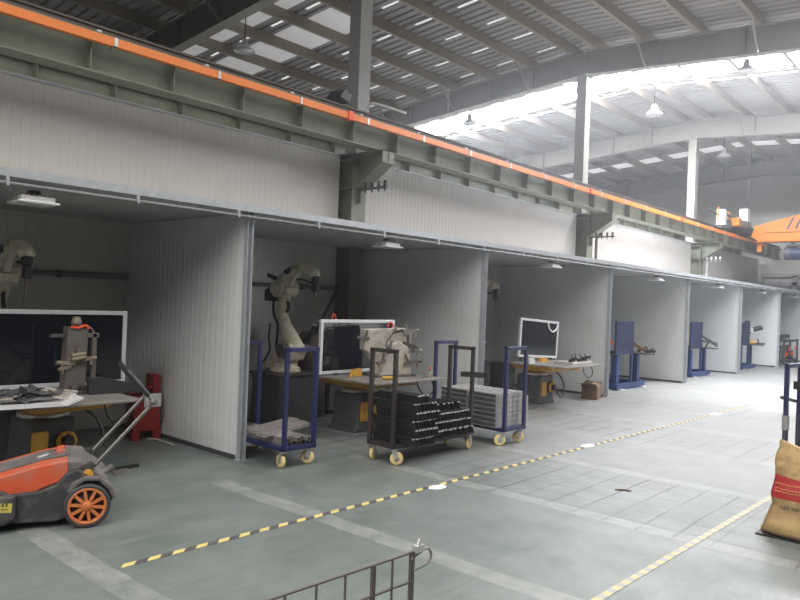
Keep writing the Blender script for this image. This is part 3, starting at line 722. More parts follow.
T4 = make_trolley('scuffed navy trolley at the right edge of the photo behind the sack', (7.779, 1.669, 0), PI-.105, 'blue_frame', L=1.0, W=.40, hz=1.19)
MB().bar((-.17, -.035, .80), (.20, -.035, .86), .03).build('hook_bar', 'steel_dark', T4)
MB().cyl((.0, 0, 0), (.0, 0, .14), .034, n=10).build('rag_wrap', 'part_grey', T4).location = (.18, 0, .55)
MB().cyl((.0, 0, 0), (.0, 0, .38), .027, n=4).build('rust_sleeve', 'jig_dark', T4).location = (.18, 0, .17)
MB().cyl((.0, 0, 0), (.0, 0, .50), .027, n=4).build('rust_sleeve', 'jig_dark', T4).location = (-.18, 0, .17)
MB().box((-.21, -.05, .92), (-.15, .03, 1.0)).build('latch', 'black', T4)

def local(t, p):
    c, s = math.cos(t.rotation_euler.z), math.sin(t.rotation_euler.z)
    return V((t.location.x+c*p[0]-s*p[1], t.location.y+s*p[0]+c*p[1], t.location.z+p[2]))
# steel tubes on the first navy trolley
k = 0
for lay in range(2):
    for i in range(6-lay):
        L = random.uniform(.78, .95); x = -.14+.057*i+lay*.02; y0 = random.uniform(-.02, .10) if lay else .05
        q = MB().prof([(-.024, -.018), (.024, -.018), (.024, .018), (-.024, .018)], (0, 0, 0), (0, L, 0)); q.prof([(-.019, -.013), (.019, -.013), (.019, .013), (-.019, .013)], (0, -.001, 0), (0, .03, 0), 1)
        o = q.build('steel_tube', ['tube', 'black'])
        o.location = local(T1, (x, y0, .2305+.0375*lay)); o.rotation_euler = (0, 0, T1.rotation_euler.z+random.uniform(-.008, .008))
        tag(o, 'grey square steel tube lying on the navy trolley by the first partition', 'steel tube', 'steel tubes on the navy trolley'); k += 1
# tubes thrown across the load
for k in range(5):
    L = .80+.05*(k % 2)
    o = MB().prof([(-.024, -.018), (.024, -.018), (.024, .018), (-.024, .018)], (-L/2, 0, 0), (L/2, 0, 0)).build('steel_tube', 'tube')
    o.location = (4.60+.02*k, 5.58+.085*k, .3055); o.rotation_euler = (0, 0, .30+.015*k)
    tag(o, 'grey steel tube lying crosswise on top of the tubes on the navy trolley', 'steel tube', 'crosswise steel tubes on the navy trolley')

# black Z-brackets on the black trolley (local y of trolley = world +x)
def make_bracket(L, hh=.085):
    b = MB()
    pr = [(-.034, hh), (-.010, hh), (-.004, hh-.006), (.014, .006), (.036, .006), (.036, 0), (.010, 0), (-.008, hh-.008), (-.034, hh-.006)]
    b.outline(pr, 'x', -L/2, L/2, 0)
    # bright cut edge at one end
    b.outline([(-.034, hh+.001), (-.008, hh+.001), (-.002, hh-.007), (-.012, hh-.014), (-.034, hh-.012)], 'x', L/2-.012, L/2+.002, 1)
    return b
bm0 = make_bracket(.46).build('steel_bracket', ['bracket', 'bracket_end']); BMESH = bm0.data; bpy.data.objects.remove(bm0)
def put_bracket(lx, ly, z, rz, lab, grp, sx=1.):
    o = bpy.data.objects.new('steel_bracket', BMESH); COL.objects.link(o); o.location = local(T2, (lx, ly, z)); o.rotation_euler = (0, 0, rz); o.scale = (sx, 1, 1)
    tag(o, lab, 'bracket', grp)
    return o
# left pile: brackets lie across the trolley, their ends towards the aisle (world -y)
for lay in range(6):
    for i in range(8 if lay < 5 else 4):
        put_bracket(.10+random.uniform(-.01, .01)+.03*(lay % 2), .075+.044*i+.02*(lay % 2), .2125+.0865*lay, -PI/2+random.uniform(-.012, .012), 'black steel bracket in the taller left pile on the black trolley', 'left pile of black brackets', 1.25)
for lay in range(3):
    for i in range(17):
        put_bracket(.03+random.uniform(-.012, .012)-.02*lay, .49+.0445*i, .2125+.0865*lay, -PI/2+random.uniform(-.015, .015), 'black steel bracket in the lower right pile on the black trolley', 'right pile of black brackets')
for i in range(7):
    put_bracket(-.10, .60+.085*i, .2125+.0865*3, -PI/2+random.uniform(-.07, .07), 'black steel bracket lying loosely on top of the right pile', 'loose black brackets on top')

# grey pressed parts on the third trolley
def make_pressed():
    b = MB(); w = .098
    b.outline([(-w/2, 0), (-w/2+.006, 0), (-w/2+.006, .046), (w/2-.006, .046), (w/2-.006, 0), (w/2, 0), (w/2, .052), (w/2-.012, .058), (-w/2+.012, .058), (-w/2, .052)], 'x', -.001, .001, 0)
    b = MB()
    b.box((-w/2, -.21, 0), (w/2, .21, .052), 0); b.outline([(-w/2, .0), (w/2, .0), (w/2-.02, -.016), (-w/2+.02, -.016)], 'z', .004, .048, 0)
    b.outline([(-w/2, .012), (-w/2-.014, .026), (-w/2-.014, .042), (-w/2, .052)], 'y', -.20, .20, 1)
    b.box((-w/2+.012, -.20, .052), (w/2-.012, .20, .057), 0)
    return b
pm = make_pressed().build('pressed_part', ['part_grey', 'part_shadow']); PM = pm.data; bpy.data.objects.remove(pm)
for lay in range(7):
    for r in range(2):
        for i in range(5 if lay > 5 else 6):
            o = bpy.data.objects.new('pressed_part', PM); COL.objects.link(o)
            o.location = local(T3, (-.235+.1095*i+random.uniform(-.003, .003), .27+.445*r, .2125+.0575*lay)); o.rotation_euler = (0, 0, T3.rotation_euler.z+random.uniform(-.004, .004))
            tag(o, 'grey pressed steel part stacked in layers on the right navy trolley', 'steel part', 'grey pressed parts on the navy trolley')

# ------------------------------------------------------------------ push sweeper
# local x: forward (photo left), y: towards the far side, z up; origin at the near rear wheel
ax = math.atan2(.42, -.50)
SW = thing('push_sweeper', 'dusty orange and grey push sweeper parked at the lower left', 'floor sweeper', (2.245, 4.87, 0), 2.74)
# after the rotation local +y points towards the photographer, so the far side is at negative y
def side_prof(): return [(-.17, .20), (-.14, .29), (-.05, .37), (.02, .44), (.10, .47), (.16, .45), (.30, .37), (.42, .31), (.62, .31), (.86, .27), (.92, .18), (.90, .06), (.10, .05), (-.10, .08)]
W = .62
b = MB().outline([(-.16, .18), (-.13, .30), (-.02, .39), (.04, .445), (.14, .455), (.20, .40), (.86, .26), (.90, .10), (.80, .05), (-.05, .06)], 'y', -W+.03, -.05); b.build('chassis', 'sw_grey', SW, .015)
# orange hood, raised centre with facets
b = MB()
def hood(y0, y1, dz, mi): 
    pts = [(.13, .33), (.13, .455+dz), (.30, .43+dz), (.66, .335+dz), (.92, .245+dz), (.92, .16), (.60, .20), (.34, .25)]
    b.outline(pts, 'y', y0, y1, mi)
hood(-W+.03, -W+.15, .0, 0); hood(-W+.15, -.20, .016, 1); hood(-.20, -.035, 0., 0)
b.build('hood', ['sw_orange', 'sw_grey'], SW, .008)
MB().outline([(.15, .458), (.21, .448), (.21, .48), (.16, .49)], 'y', -W+.18, -W+.36).build('hood_handle', 'sw_orange', SW, .006)
MB().lathe([(0, 0), (.05, 0), (.05, .006), (.0, .006)], (.30, -.30, .444), (.23, 0, 1), 20).build('badge', 'zinc', SW)
b = MB().outline([(-.17, .16), (-.16, .26), (-.10, .33), (.0, .37), (.08, .40), (.14, .37), (.20, .30), (.30, .26), (.42, .255), (.48, .245), (.52, .275), (.60, .28), (.92, .23), (.94, .14), (.90, .075), (.20, .045), (.14, .06)], 'y', -.06, .0); b.build('side_panel', 'sw_black', SW, .012)
b = MB().outline([(-.185, .20), (-.16, .27), (-.08, .345), (.02, .35), (.10, .31), (.13, .25), (.10, .25), (.075, .29), (.015, .325), (-.07, .32), (-.135, .255), (-.16, .20)], 'y', -.04, .055); b.build('wheel_arch', 'sw_grey', SW, .006)
b = MB().outline([(.44, .10), (.44, .27), (.92, .22), (.98, .13), (.94, .07), (.50, .06)], 'y', .0, .06); b.build('brush_housing', 'sw_black', SW, .02)
MB().box((.46, .06, .155), (.57, .064, .215), 0, Matrix.Rotation(-.08, 3, 'Y')).build('warning_sticker', 'sticker', SW)
st = MB()
for k in range(4): st.box((.485+.022*k, .064, .172), (.50+.022*k, .0655, .18)); st.box((.485+.022*k, .064, .195), (.497+.022*k, .0655, .215))
st.build('sticker_marks', 'ink', SW)
MB().cyl((.66, -.02, .26), (.66, -.02, .31), .02, n=10).cyl((.66, -.02, .31), (.66, -.02, .325), .045, n=14).build('height_knob', 'black', SW)
# near and far wheels
for yy, sg in ((.035, 1), (-W-.03, -1)):
    R = .152
    w = MB().lathe([(.125, -.03), (.142, -.034), (R, -.024), (R, .024), (.142, .034), (.125, .03)], (0, yy, R), (0, 1, 0), 40); wh = w.build('wheel', 'black' if 0 else 'sw_black', SW)
    h = MB().lathe([(.132, -.02), (.132, .026), (.12, .034), (.108, .030), (.108, -.02)], (0, yy, R), (0, sg, 0), 36); h.lathe([(0, .038), (.03, .036), (.038, .024), (.038, -.02)], (0, yy, R), (0, sg, 0), 20)
    for k in range(10):
        a = 2*PI*k/10+.15
        h.bar((.034*math.cos(a), yy+sg*.022, R+.034*math.sin(a)), (.112*math.cos(a), yy+sg*.022, R+.112*math.sin(a)), .02, .018, up=(0, 1, 0))
    h.build('wheel_rim', 'sw_wheel', wh)
    MB().lathe([(0, 0), (.125, 0), (.125, .004), (0, .004)], (0, yy-sg*.01, R), (0, sg, 0), 24).build('hub_back', 'sw_black', wh)
# handle
for yy in (-.045, -W+.075):
    MB().tube([(.06, yy, .30), (-.02, yy, .385), (-.375, yy, .79), (-.405, yy, .83), (-.405, yy, .865), (-.385, yy, .90), (-.22, yy, 1.085)], [.014]*7, 10).build('handle_tube', 'chrome', SW)
    MB().tube([(-.39, yy, .895), (-.22, yy, 1.085)], .019, 10).build('grip_sleeve', 'black', SW)
    MB().outline([(.13, .30), (.0, .36), (-.05, .42), (-.02, .44), (.05, .41)], 'y', yy-.02, yy+.02).build('handle_bracket', 'sw_black', SW, .006)
    MB().cyl((.0, yy+.02, .355), (.0, yy+.045, .355), .034, n=18).build('handle_bolt', 'yellow', SW)
MB().cyl((-.22, -.03, 1.085), (-.22, -W+.06, 1.085), .019, n=12).build('grip_bar', 'black', SW)
MB().cyl((-.41, -.03, .85), (-.44, -.00, .85), .02, n=10).build('height_latch', 'sw_grey', SW)
MB().cyl((-.10, .0, .37), (-.16, .0, .405), .024, n=12).build('rear_knob', 'sw_grey', SW)
b = MB()
b.lathe([(0, .05), (.09, .05), (.10, .03), (.15, .004), (.0, .004)], (.80, .10, 0), (0, 0, 1), 28); b.build('side_brush', 'black', SW)
MB().cyl((.80, .04, .10), (.80, .10, .05), .03, n=10).build('brush_shaft', 'sw_black', SW)

# ------------------------------------------------------------------ other booth things
t = thing('red_cabinet', 'red metal cabinet with white paper sheet, by the first partition', 'cabinet', (4.03, 7.42, 0), -.15)
MB().box((-.16, -.14, .10), (.14, .14, .50)).build('body', 'red', t, .006)
for x in (-.13, .11):
    for y in (-.12, .12): MB().outline([(x-.035, .0), (x+.035, .0), (x+.05, .10), (x-.05, .10)], 'y', y-.015, y+.015).build('leg', 'red', t)
MB().box((-.05, -.147, .37), (.14, -.142, .52), 0).build('paper_sheet', 'paper', t)
MB().box((.06, -.10, .50), (.15, .14, .72)).build('upright_box', 'red', t, .005)
MB().box((-.22, -.13, .56), (.10, .12, .575), 0, Matrix.Rotation(-.28, 3, 'Y')).build('lid', 'red', t)
MB().tube(curve_pts([(.15, -.05, .52), (.19, -.06, .42), (.19, -.08, .28), (.16, -.06, .20)]), .035, 10).build('hose', 'jig_dark', t)
tag(MB().tube([(4.02, 7.30, .012), (4.08, 7.22, .014), (4.06, 6.80, .012)], .010, 6).build('stick', 'wood'), 'pale thin stick lying on the floor near the red cabinet', 'stick')
tag(MB().outline([(6.05, 0), (6.16, 0), (6.16, .03), (6.05, .03)], 'y', 0, .001).build('x', 'black'), 'x', 'x')
bpy.data.objects.remove(bpy.data.objects['x'])
t = MB().bar((3.00, 6.20, .014), (3.34, 6.22, .014), .05, .025)
tag(t.build('flat_bar', 'black'), 'dark flat bar on the floor just behind the sweeper', 'bar')
tag(MB().outline([(3.02, 6.0), (3.24, 6.10), (3.20, 6.19), (3.06, 6.18)], 'z', .001, .012).build('floor_plate', 'steel'), 'pale steel offcut on the floor beside the dark flat bar', 'plate')
# dark welding power boxes beside the pedestals
def power_box(loc, rz, lab, w=.34, d=.5, h=.55):
    t = thing('welding_power_source', lab, 'welding machine', loc, rz, 'welding power sources')
    MB().box((-w/2, -d/2, .06), (w/2, d/2, h)).build('housing', 'darkgrey', t, .012)
    MB().box((-w/2+.02, -d/2-.006, h-.2), (w/2-.02, -d/2, h-.03)).build('control_panel', 'black', t)
    for i in range(2): MB().cyl((-.07+.14*i, -d/2-.006, h-.1), (-.07+.14*i, -d/2-.025, h-.1), .018, n=12).build('knob', 'midgrey', t)
    for x in (-w/2+.04, w/2-.04):
        for y in (-d/2+.06, d/2-.06): MB().cyl((x, y, 0), (x, y, .06), .02, n=10).build('foot', 'black', t)
    return t
power_box((7.02, 7.6, 0), 0, 'dark welding power source at the back of the second booth under the screen', .4, .5, .62)
power_box((11.2, 7.4, 0), 0, 'dark welding power source behind the third booth table', .4, .5, .6)
t = thing('wire_feeder', 'brown wire drum with small bright nozzle beside the cream robot', 'wire drum', (6.60, 7.50, 0))
MB().lathe([(0, 0), (.2, 0), (.2, 1.13), (.17, 1.18), (0, 1.18)], (0, 0, 0), (0, 0, 1), 28).build('drum', 'jig_dark', t)
MB().tube(curve_pts([(-.05, -.1, 1.17), (-.12, -.16, 1.26), (-.22, -.2, 1.16), (-.3, -.1, .99)]), .025, 10).build('hose', 'black', t)
MB().cyl((-.08, -.1, 1.17), (-.08, -.1, 1.30), .03, n=12).build('nozzle', 'steel_bright', t)
tag(MB().tube(curve_pts([(4.60, 6.6, .50), (4.95, 6.95, .60), (5.3, 7.1, .70), (5.62, 7.2, .74)]), .012, 8).build('cable', 'black'), 'black cable drooping from the first partition to the robot pedestal', 'cable')

t = thing('cardboard_box', 'open cardboard box on the floor beside the third booth partition', 'box', (12.08, 5.92, 0), .25)
b = MB(); w, d, h = .38, .28, .22
for a, c in (((-w/2, -d/2, 0), (w/2, d/2, .006)), ((-w/2, -d/2, 0), (w/2, -d/2+.006, h)), ((-w/2, d/2-.006, 0), (w/2, d/2, h)), ((-w/2, -d/2, 0), (-w/2+.006, d/2, h)), ((w/2-.006, -d/2, 0), (w/2, d/2, h))): b.box(a, c)
b.build('carton', 'card', t)
for y, a in ((-d/2, -.9), (d/2, .5)): MB().box((-w/2, y-.003, h), (w/2, y+.003, h+.13), 0, Matrix.Rotation(a, 3, 'X'), (0, y, h)).build('flap', 'card', t)
for x, a in ((-w/2, -.9), (w/2, .95)): MB().box((x-.003, -d/2, h), (x+.003, d/2, h+.12), 0, Matrix.Rotation(a, 3, 'Y'), (x, 0, h)).build('flap', 'card', t)
MB().box((w/2+.0005, -d/2+.02, .01), (w/2+.002, d/2-.1, .10)).build('printed_patch', 'clamp_red', t)

# blue positioner stands
def make_stand(label, loc, var=0):
    t = thing('positioner_stand', label, 'positioner stand', loc, 0, 'blue positioner stands')
    b = MB().box((-.50, -.26, .0), (.90, -.14, .12)).box((-.50, .36, .0), (.90, .48, .12)).box((-.32, -.14, 0), (-.16, .36, .13)).box((.74, -.14, 0), (.90, .36, .13)); b.build('base_frame', 'blue', t, .008)
    for x in (-.24, .80):
        MB().box((x-.07, -.15, .13), (x+.07, -.02, .70)).build('column', 'blue', t, .008)
        MB().outline([(x-.12, .70), (x+.12, .70), (x+.12, .75), (x-.12, .75)], 'y', -.10, .20).build('bearing', 'darkgrey', t, .005)
    for x in (.36,): MB().box((x-.03, -.19, .12), (x+.03, -.145, .72)).build('screen_post', 'blue', t)
    MB().box((-.45, -.185, .72), (.42, -.145, 1.42)).build('screen', 'blue_screen', t, .004)
    MB().box((-.55, -.02, .75), (.95, .22, .775)).build('table_top', 'steel_dark', t, .004); MB().box((.44, -.50, .72), (.80, .05, .745)).build('side_table', 'steel_dark', t, .004)
    for x in (-.36, .78): MB().box((x-.12, -.34, 0), (x+.12, -.262, .02)).build('foot', 'steel_bright', t)
    if var == 0:
        MB().bar((.50, -.12, .96), (.60, -.40, .79), .09, .07).build('fixture', 'card', t)
        for p, d in [((.60, -.2, .77), (.6, -.6, .5)), ((.66, -.36, .77), (.9, -.5, .35)), ((.54, -.4, .765), (.2, -1, .2))]:
            b = MB(); clamp(b, p, d, 1.15); b.build('clamp', 'black', t)
        b = MB(); clamp(b, (-.56, -.10, .97), (-.8, -.6, .2), 1.); b.cbox((-.52, .0, .86), (.07, .07, .20)); b.build('clamp', 'clamp_red', t)
    elif var == 1:
        MB().bar((.46, -.10, 1.08), (.76, -.46, .80), .06, .06).bar((.5, -.15, .92), (.80, -.44, .86), .05, .05).bar((.62, -.2, .745), (.66, -.3, .95), .04).build('fixture', 'darkgrey', t)
    else:
        MB().bar((.50, -.05, .78), (.50, -.05, 1.18), .06, .06, up=(0, 1, 0)).bar((.50, -.05, 1.0), (.64, -.25, 1.22), .05).build('fixture', 'black', t)
        MB().cyl((.62, -.22, 1.20), (.78, -.42, 1.28), .075).build('motor_cap', 'black', t)
        MB().cbox((.58, -.18, 1.19), (.12, .12, .14)).build('motor', 'white', t, .005)
        MB().cyl((.52, -.16, .80), (.60, -.30, .80), .055, n=12).build('coupling', 'yellow', t)
        b = MB(); clamp(b, (.62, -.32, .765), (1, -1, .05), 1.5); b.build('clamp', 'steel_dark', t)
        MB().box((.12, -.18, 1.42), (.42, -.1, 1.48)).build('top_bracket', 'jig_dark', t)
    return t
make_stand('blue positioner stand with blue screen, nearest of the three, with red clamp', (14.22, 6.42, 0), 0)
make_stand('blue positioner stand with dark slanting fixture, middle one of the three blue stands', (18.82, 6.50, 0), 1)
make_stand('blue positioner stand with white motor and yellow coupling, farthest of the three', (23.15, 6.50, 0), 2)

t = thing('steel_rack', 'dark cluttered steel rack in the farthest booth', 'rack', (27.6, 6.35, 0))
f = MB()
for x in (-.95, -.1, .95):
    for y in (-.3, .3): f.bar((x, y, 0), (x, y, .86), .06, .06, up=(0, 1, 0))
for z in (.12, .80):
    for y in (-.3, .3): f.bar((-.95, y, z), (.95, y, z), .06, .06)
    for x in (-.95, .95): f.bar((x, -.3, z), (x, .3, z), .05, .05)
f.build('frame', 'darkgrey', t)
for k in range(9):
    c = MB().cbox((-.8+.2*k, random.uniform(-.1, .1), .26+random.random()*.25), (.13, .2, random.uniform(.25, .5))); c.build('clamp_block', random.choice(['steel_dark', 'jig_dark', 'part_grey', 'midgrey']), t, .01)
for k in range(4): MB().cbox((-.7+.42*k, -.33, .35+.18*(k % 2)), (.07, .05, .12)).build('red_clamp', 'clamp_red', t)
MB().bar((-.8, 0, .9), (.7, 0, .95), .2, .12).build('top_beam', 'darkgrey', t, .01)

# ------------------------------------------------------------------ overhead crane at the far end
CX = 26.6
t = thing('overhead_crane', 'orange overhead travelling crane bridge at the far right', 'overhead crane', (CX, 7.6, 4.5))
g = MB()
# bridge girder tapers at its end; world -y is local -y
pts = [(-.55, .26), (-2.0, .62), (-6.0, .70), (-10.6, .70), (-10.6, -.26), (-.7, -.26), (-.45, -.12)]
g.outline(pts, 'x', -.22, .22); g.box((-.27, -10.6, -.30), (.27, -.6, -.26)); g.box((-.27, -10.6, .02), (-.22, -.9, .06)); g.build('bridge_girder', 'crane_orange', t, .01)
for y in (-1.55, -1.80): MB().add([(-.2235, y, .12), (-.2235, y-.07, .12), (-.2235, y-.25, .50), (-.2235, y-.18, .50)], [(0, 1, 2, 3)]).build('stripe', 'blue_frame', t)
e = MB().outline([(-1.5, .09), (-1.35, .35), (1.35, .35), (1.5, .09)], 'y', -.16, .16); e.build('end_carriage', 'darkgrey', t, .02)
for x in (-1.25, 1.25): MB().lathe([(0, -.05), (.16, -.05), (.16, .05), (0, .05)], (x, 0, .26), (0, 1, 0), 24).build('wheel', 'steel_dark', t)
MB().cyl((-1.10, -.30, .28), (-.50, -.42, .28), .12, n=18).build('travel_motor', 'midgrey', t)
MB().box((-1.40, -.38, .16), (-1.10, -.12, .44)).build('gearbox', 'crane_orange', t, .02)
MB().box((-2.10, -.12, .14), (-1.84, .14, .66)).build('electric_box', 'white', t, .01)
MB().box((-.50, -.40, .36), (-.18, -.12, .86)).build('electric_box', 'white', t, .01)
MB().bar((-1.9, -.0, .60), (-.9, -.1, .46), .05).build('box_rail', 'jig_dark', t)
MB().bar((-2.9, .1, .58), (-2.1, .05, .46), .04).build('box_rail', 'jig_dark', t)
for x in (-2.35, -1.15): MB().bar((x, .0, .25), (x, .0, .70), .04, .04, up=(0, 1, 0)).build('stanchion', 'crane_orange', t)
MB().box((-.05, -.75, -.62), (.06, -.62, .05)).build('collector_arm', 'crane_orange', t)
# hoist running under the bridge
t = thing('electric_hoist', 'dark blue electric hoist under the orange crane bridge', 'hoist', (CX, 5.55, 4.06))
MB().box((-.14, -.5, -.02), (.14, .5, .05)).build('trolley_frame', 'darkgrey', t, .008)
MB().cyl((.0, -.55, -.26), (.0, .55, -.26), .22, n=24).build('drum', 'darkgrey', t)
MB().cyl((-.34, -.25, -.28), (-.34, .30, -.28), .19, n=20).build('motor', 'blue_screen', t)
MB().cyl((-.24, -.55, -.08), (-.44, -.55, -.08), .19, n=20).build('brake', 'blue_screen', t); MB().lathe([(0, 0), (.08, 0), (.08, .03), (0, .03)], (-.44, -.55, -.08), (-1, 0, 0), 16).build('brake_cap', 'zinc', t)
for y in (-.35, .35): MB().lathe([(0, -.05), (.09, -.05), (.09, .05), (0, .05)], (.12, y, .03), (1, 0, 0), 16).build('wheel', 'steel_dark', t)
MB().cyl((-.05, -.15, -.75), (-.05, -.15, -.22), .012, n=6).cyl((.05, -.15, -.75), (.05, -.15, -.22), .012, n=6).build('rope', 'steel_dark', t)
MB().lathe([(0, .12), (.09, .10), (.09, -.10), (0, -.12)], (0, -.15, -.82), (1, 0, 0), 16).box((-.06, -.25, -.95), (.06, -.05, -.72)).build('hook_block', 'jig_dark', t)
MB().tube(curve_pts([(0, -.15, -.95), (0, -.10, -1.05), (0, -.20, -1.12), (0, -.28, -1.04)]), .03, 8).build('hook', 'steel_dark', t)
for i in range(2): pass
tag(MB().tube(curve_pts([(26.1, 7.2, 5.36), (26.12, 7.2, 6.4), (26.1, 7.15, 7.2), (26.1, 7.2, 8.0)]), .012, 6).build('power_cable', 'darkgrey'), 'thin black cable hanging from the roof to the crane', 'cable')

# far gate frame behind the crane
t = thing('sliding_gate', 'grey framed sliding gate in the end wall under the crane', 'gate', (32.3, 7.0, 0))
f = MB()
for y in (-1.6, 0, 1.3): f.box((-.10, y-.09, 0), (0, y+.09, 3.35))
for z in (2.55, 3.0, 3.35): f.box((-.10, -1.6, z-.07), (0, 1.3, z+.07))
f.build('frame', 'gate_grey', t)
for y0, y1 in ((-1.5, -.1), (.1, 1.2)): MB().box((-.06, y0, .1), (-.03, y1, 2.5)).box((-.06, y0, 2.62), (-.03, y1, 2.93)).build('pane', 'gate_glass', t)

# ------------------------------------------------------------------ floor markings
def tape(name, p0, p1, dash, w, mk, label, skew):
    p0 = V(p0); p1 = V(p1); d = (p1-p0).normalized(); s = V((-d.y, d.x, 0)); L = (p1-p0).length; b = MB(); a = 0; i = 0
    while a < L:
        q = [p0+d*(a+skew)+s*w/2, p0+d*a-s*w/2, p0+d*(a+dash)-s*w/2, p0+d*(a+dash+skew)+s*w/2]
        vs = [(v.x, v.y, .0015) for v in q]+[(v.x, v.y, .003) for v in q]
        b.add(vs, [(4, 7, 6, 5), (0, 1, 5, 4), (1, 2, 6, 5), (2, 3, 7, 6), (3, 0, 4, 7)], i % 2); a += dash; i += 1
    return tag(b.build(name, ['tape_y' if mk == 'tape_k' else 'tape_y2', mk]), label, 'floor tape')
tape('hazard_tape', (2.05, 4.0, 0), (13.6, 3.70, 0), .083, .052, 'tape_k', 'yellow and black hazard tape running along the aisle before the booths', .045)
tape('hazard_tape', (3.6, 1.765, 0), (9.2, 1.60, 0), .062, .05, 'tape_k2', 'worn yellow dashed tape at the lower right, running towards the sack', 0.)
for k, (x, y, r, lb) in enumerate([(4.955, 3.87, .10, 'nearest white round spot on the hazard tape'), (7.86, 3.87, .12, 'second white round spot on the hazard tape, past the trolleys'), (12.1, 3.72, .13, 'far white round spot at the end of the hazard tape')]):
    b = MB(); n = 22; pts = [(x+r*(1+.12*math.sin(3*a*2*PI/n+k))*math.cos(a*2*PI/n), y+.62*r*(1+.1*math.cos(2*a*2*PI/n))*math.sin(a*2*PI/n)) for a in range(n)]
    b.outline(pts, 'z', .0035, .005); tag(b.build('floor_spot', 'spot'), lb, 'floor mark', 'white spots on the hazard tape')
tag(MB().outline([(6.14, 2.74), (6.16, 2.70), (6.20, 2.68), (6.19, 2.64), (6.22, 2.62), (6.21, 2.68), (6.18, 2.72)], 'z', .001, .012).build('scrap_piece', 'leaf'), 'small rusty scrap piece lying on the floor in the aisle', 'scrap')

# ------------------------------------------------------------------ low steel rack at the bottom of the photo
t = thing('wire_rack', 'thin steel rod rack with looped end at the bottom of the photo', 'rack', (2.40, 2.00, 0), PI-.05)
r = .006; hz = .538
MB().tube([(0, 0, hz), (.9, 0, hz)], r, 8).tube([(0, 0, hz-.13), (.9, 0, hz-.13)], r, 8).build('top_rail', 'jig_dark', t)
for x in (.0, .02, .13, .235, .25, .40, .55, .70, .88): MB().tube([(x, 0, 0), (x, 0, hz)], r*(1.3 if x in (.0, .25, .88) else .9), 8).build('upright', 'jig_dark', t)
MB().tube(curve_pts([(.02, 0, hz-.03), (-.07, 0, hz-.005), (-.105, .0, hz-.01), (-.12, 0, hz-.04), (-.10, 0, hz-.07), (.0, 0, hz-.085)]), .006, 8).build('end_loop', 'steel', t)
MB().cyl((-.02, 0, hz), (-.04, .0, hz+.05), .012, n=10).cbox((-.03, 0, hz+.01), (.05, .03, .03)).build('latch', 'steel_bright', t)
for x in (0, .88): MB().tube([(x, -.22, 0.008), (x, .22, .008)], r, 8).build('foot', 'jig_dark', t)

# ------------------------------------------------------------------ paper sack
t = thing('paper_sack', 'kraft paper sack with red band standing at the right edge', 'sack', (5.90, 1.16, 0), 0)
n = 40; prof = [(0., .29, .10), (.03, .30, .125), (.08, .275, .13), (.14, .235, .125), (.22, .225, .115), (.29, .225, .11), (.37, .222, .105), (.45, .217, .095), (.53, .212, .075), (.60, .205, .05), (.645, .20, .028), (.67, .19, .012)]
vs = []; rows = []
zz = []
for i in range(len(prof)-1):
    for k in range(3): f = k/3; zz.append(tuple(lerp(a, c, f) for a, c in zip(prof[i], prof[i+1])))
zz.append(prof[-1])
fs = []; mi = []
for z, wy, wx in zz:
    for j in range(n):
        a = 2*PI*j/n; c, s = math.cos(a), math.sin(a); e = 2.8; rr = (abs(c)**e+abs(s)**e)**(-1/e)
        px, py = c*rr*wx, s*rr*wy
        nn = noise.noise(V((px*9+3, py*7, z*8)))*.020+noise.noise(V((px*22, py*20, z*20+5)))*.008
        slump = .15*max(0, z-.35)*(py/.2)
        lean = .05*z
        vs.append((px+c*nn+lean, py+s*nn*1.3, max(.014, z*.95+slump*1.5+nn*.3+.014)))
k = len(zz)
b = MB()
for i in range(k-1):
    zm = (zz[i][0]+zz[i+1][0])/2
    b.add([], [])
    for j in range(n): b.f.append([i*n+j, i*n+(j+1) % n, (i+1)*n+(j+1) % n, (i+1)*n+j]); b.m.append(1 if .30 < zm < .455 else 0); b.sm.append(True)
b.v = [V(p) for p in vs]
b.f.append(list(range(n))[::-1]); b.m.append(0); b.sm.append(False); b.f.append(list(range((k-1)*n, k*n))); b.m.append(0); b.sm.append(False)
SACK = b.build('sack_body', ['kraft', 'kraft_red'], t)
def skin(y, z):   # front surface of the sack (towards -x) at a given y, z
    best = min((p for p in vs if p[0] < .05*p[2]), key=lambda p: (p[1]-y)**2+(p[2]-z)**2)
    return best[0]
rot = (PI/2, 0, -PI/2)
xs = min(skin(y, .235) for y in (.0, .04, .08, .12))-.004
text_mesh('NET 50KG', .034, 'printed_text', 'ink', t, (xs, .065, .225), rot)
xs = min(skin(y, .52) for y in (-.02, 0., .03))-.003
text_mesh('-1', .07, 'printed_mark', 'ink', t, (xs, .0, .515), rot)
q = MB()
for zc in (.345, .365, .40):
    y = .19
    while y > -.18:
        l = random.uniform(.008, .02)
        x = skin(y-l/2, zc)-.006
        q.box((x, y-l, zc-.0035), (x+.004, y, zc+.0035)); y -= l+.006
q.build('printed_lines', 'ink_gold', t)
tag(MB().outline([(5.77, .84), (6.04, .86), (6.04, 1.455), (5.77, 1.46)], 'z', .0015, .0125).build('dark_underlay', 'black'), 'thin flat black piece under the paper sack', 'board')  # flat black piece giving the dark line at the sack's foot

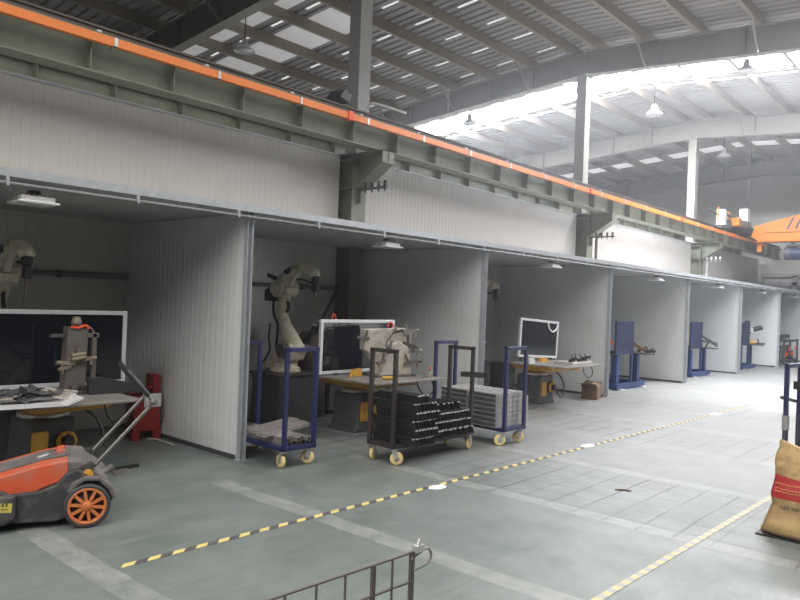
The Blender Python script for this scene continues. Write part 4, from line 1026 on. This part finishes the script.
# ------------------------------------------------------------------ light
W = bpy.data.worlds.new('World'); S.world = W; W.use_nodes = True
bg = W.node_tree.nodes['Background']; bg.inputs[0].default_value = (.90, .95, 1., 1); bg.inputs[1].default_value = .05
def area(name, loc, tgt, sx, sy, power, col=(1, 1, 1)):
    L = bpy.data.lights.new(name, 'AREA'); L.shape = 'RECTANGLE'; L.size = sx; L.size_y = sy; L.energy = power; L.color = col
    o = bpy.data.objects.new(name, L); COL.objects.link(o); o.location = loc
    o.rotation_euler = (V(tgt)-V(loc)).to_track_quat('-Z', 'Y').to_euler(); return o
# added fill light from off to the right, no opening is built there
area('aisle_fill', (17.5, -6.0, 2.2), (15.5, 4.5, 0), 4.5, 4.0, 150, (.96, .98, 1))

# spot added below the large high-bay lamp to brighten the aisle floor
L_ = bpy.data.lights.new('aisle_spot', 'SPOT'); L_.energy = 3000; L_.spot_size = 1.25; L_.spot_blend = 1.; L_.shadow_soft_size = .2; L_.color = (1, .98, .95)
lo = bpy.data.objects.new('aisle_spot', L_); COL.objects.link(lo); lo.location = (16.2, 4.6, 6.92); lo.rotation_euler = (0, 0, 0)
# dusty air of the workshop
vs_ = W.node_tree.nodes.new('ShaderNodeVolumeScatter'); vs_.inputs['Density'].default_value = .0052; vs_.inputs['Anisotropy'].default_value = .82; vs_.inputs['Color'].default_value = (.93, .95, 1, 1)
W.node_tree.links.new(vs_.outputs[0], W.node_tree.nodes['World Output'].inputs['Volume'])
# ------------------------------------------------------------------ camera
f, yaw, pitch, roll = 698.6, .7273, .0031, .0373
F = V((math.cos(yaw)*math.cos(pitch), math.sin(yaw)*math.cos(pitch), math.sin(pitch)))
R = V((math.sin(yaw), -math.cos(yaw), 0)); U = R.cross(F)
R2 = math.cos(roll)*R+math.sin(roll)*U; U2 = -math.sin(roll)*R+math.cos(roll)*U
cam = bpy.data.cameras.new('camera'); cam.sensor_width = 36; cam.lens = 36*f/800; cam.clip_start = .05; cam.clip_end = 200
co = bpy.data.objects.new('camera', cam); COL.objects.link(co)
mw = Matrix((R2, U2, -F)).transposed().to_4x4(); mw.translation = V((0, 0, 1.65)); co.matrix_world = mw
S.camera = co
S.view_settings.view_transform = 'Standard'; S.view_settings.look = 'None'; S.view_settings.gamma = 1; S.view_settings.use_curve_mapping = False
S.view_settings.exposure = 0.
S.cycles.use_denoising = True; S.cycles.max_bounces = 8; S.cycles.diffuse_bounces = 5; S.cycles.sample_clamp_indirect = 8
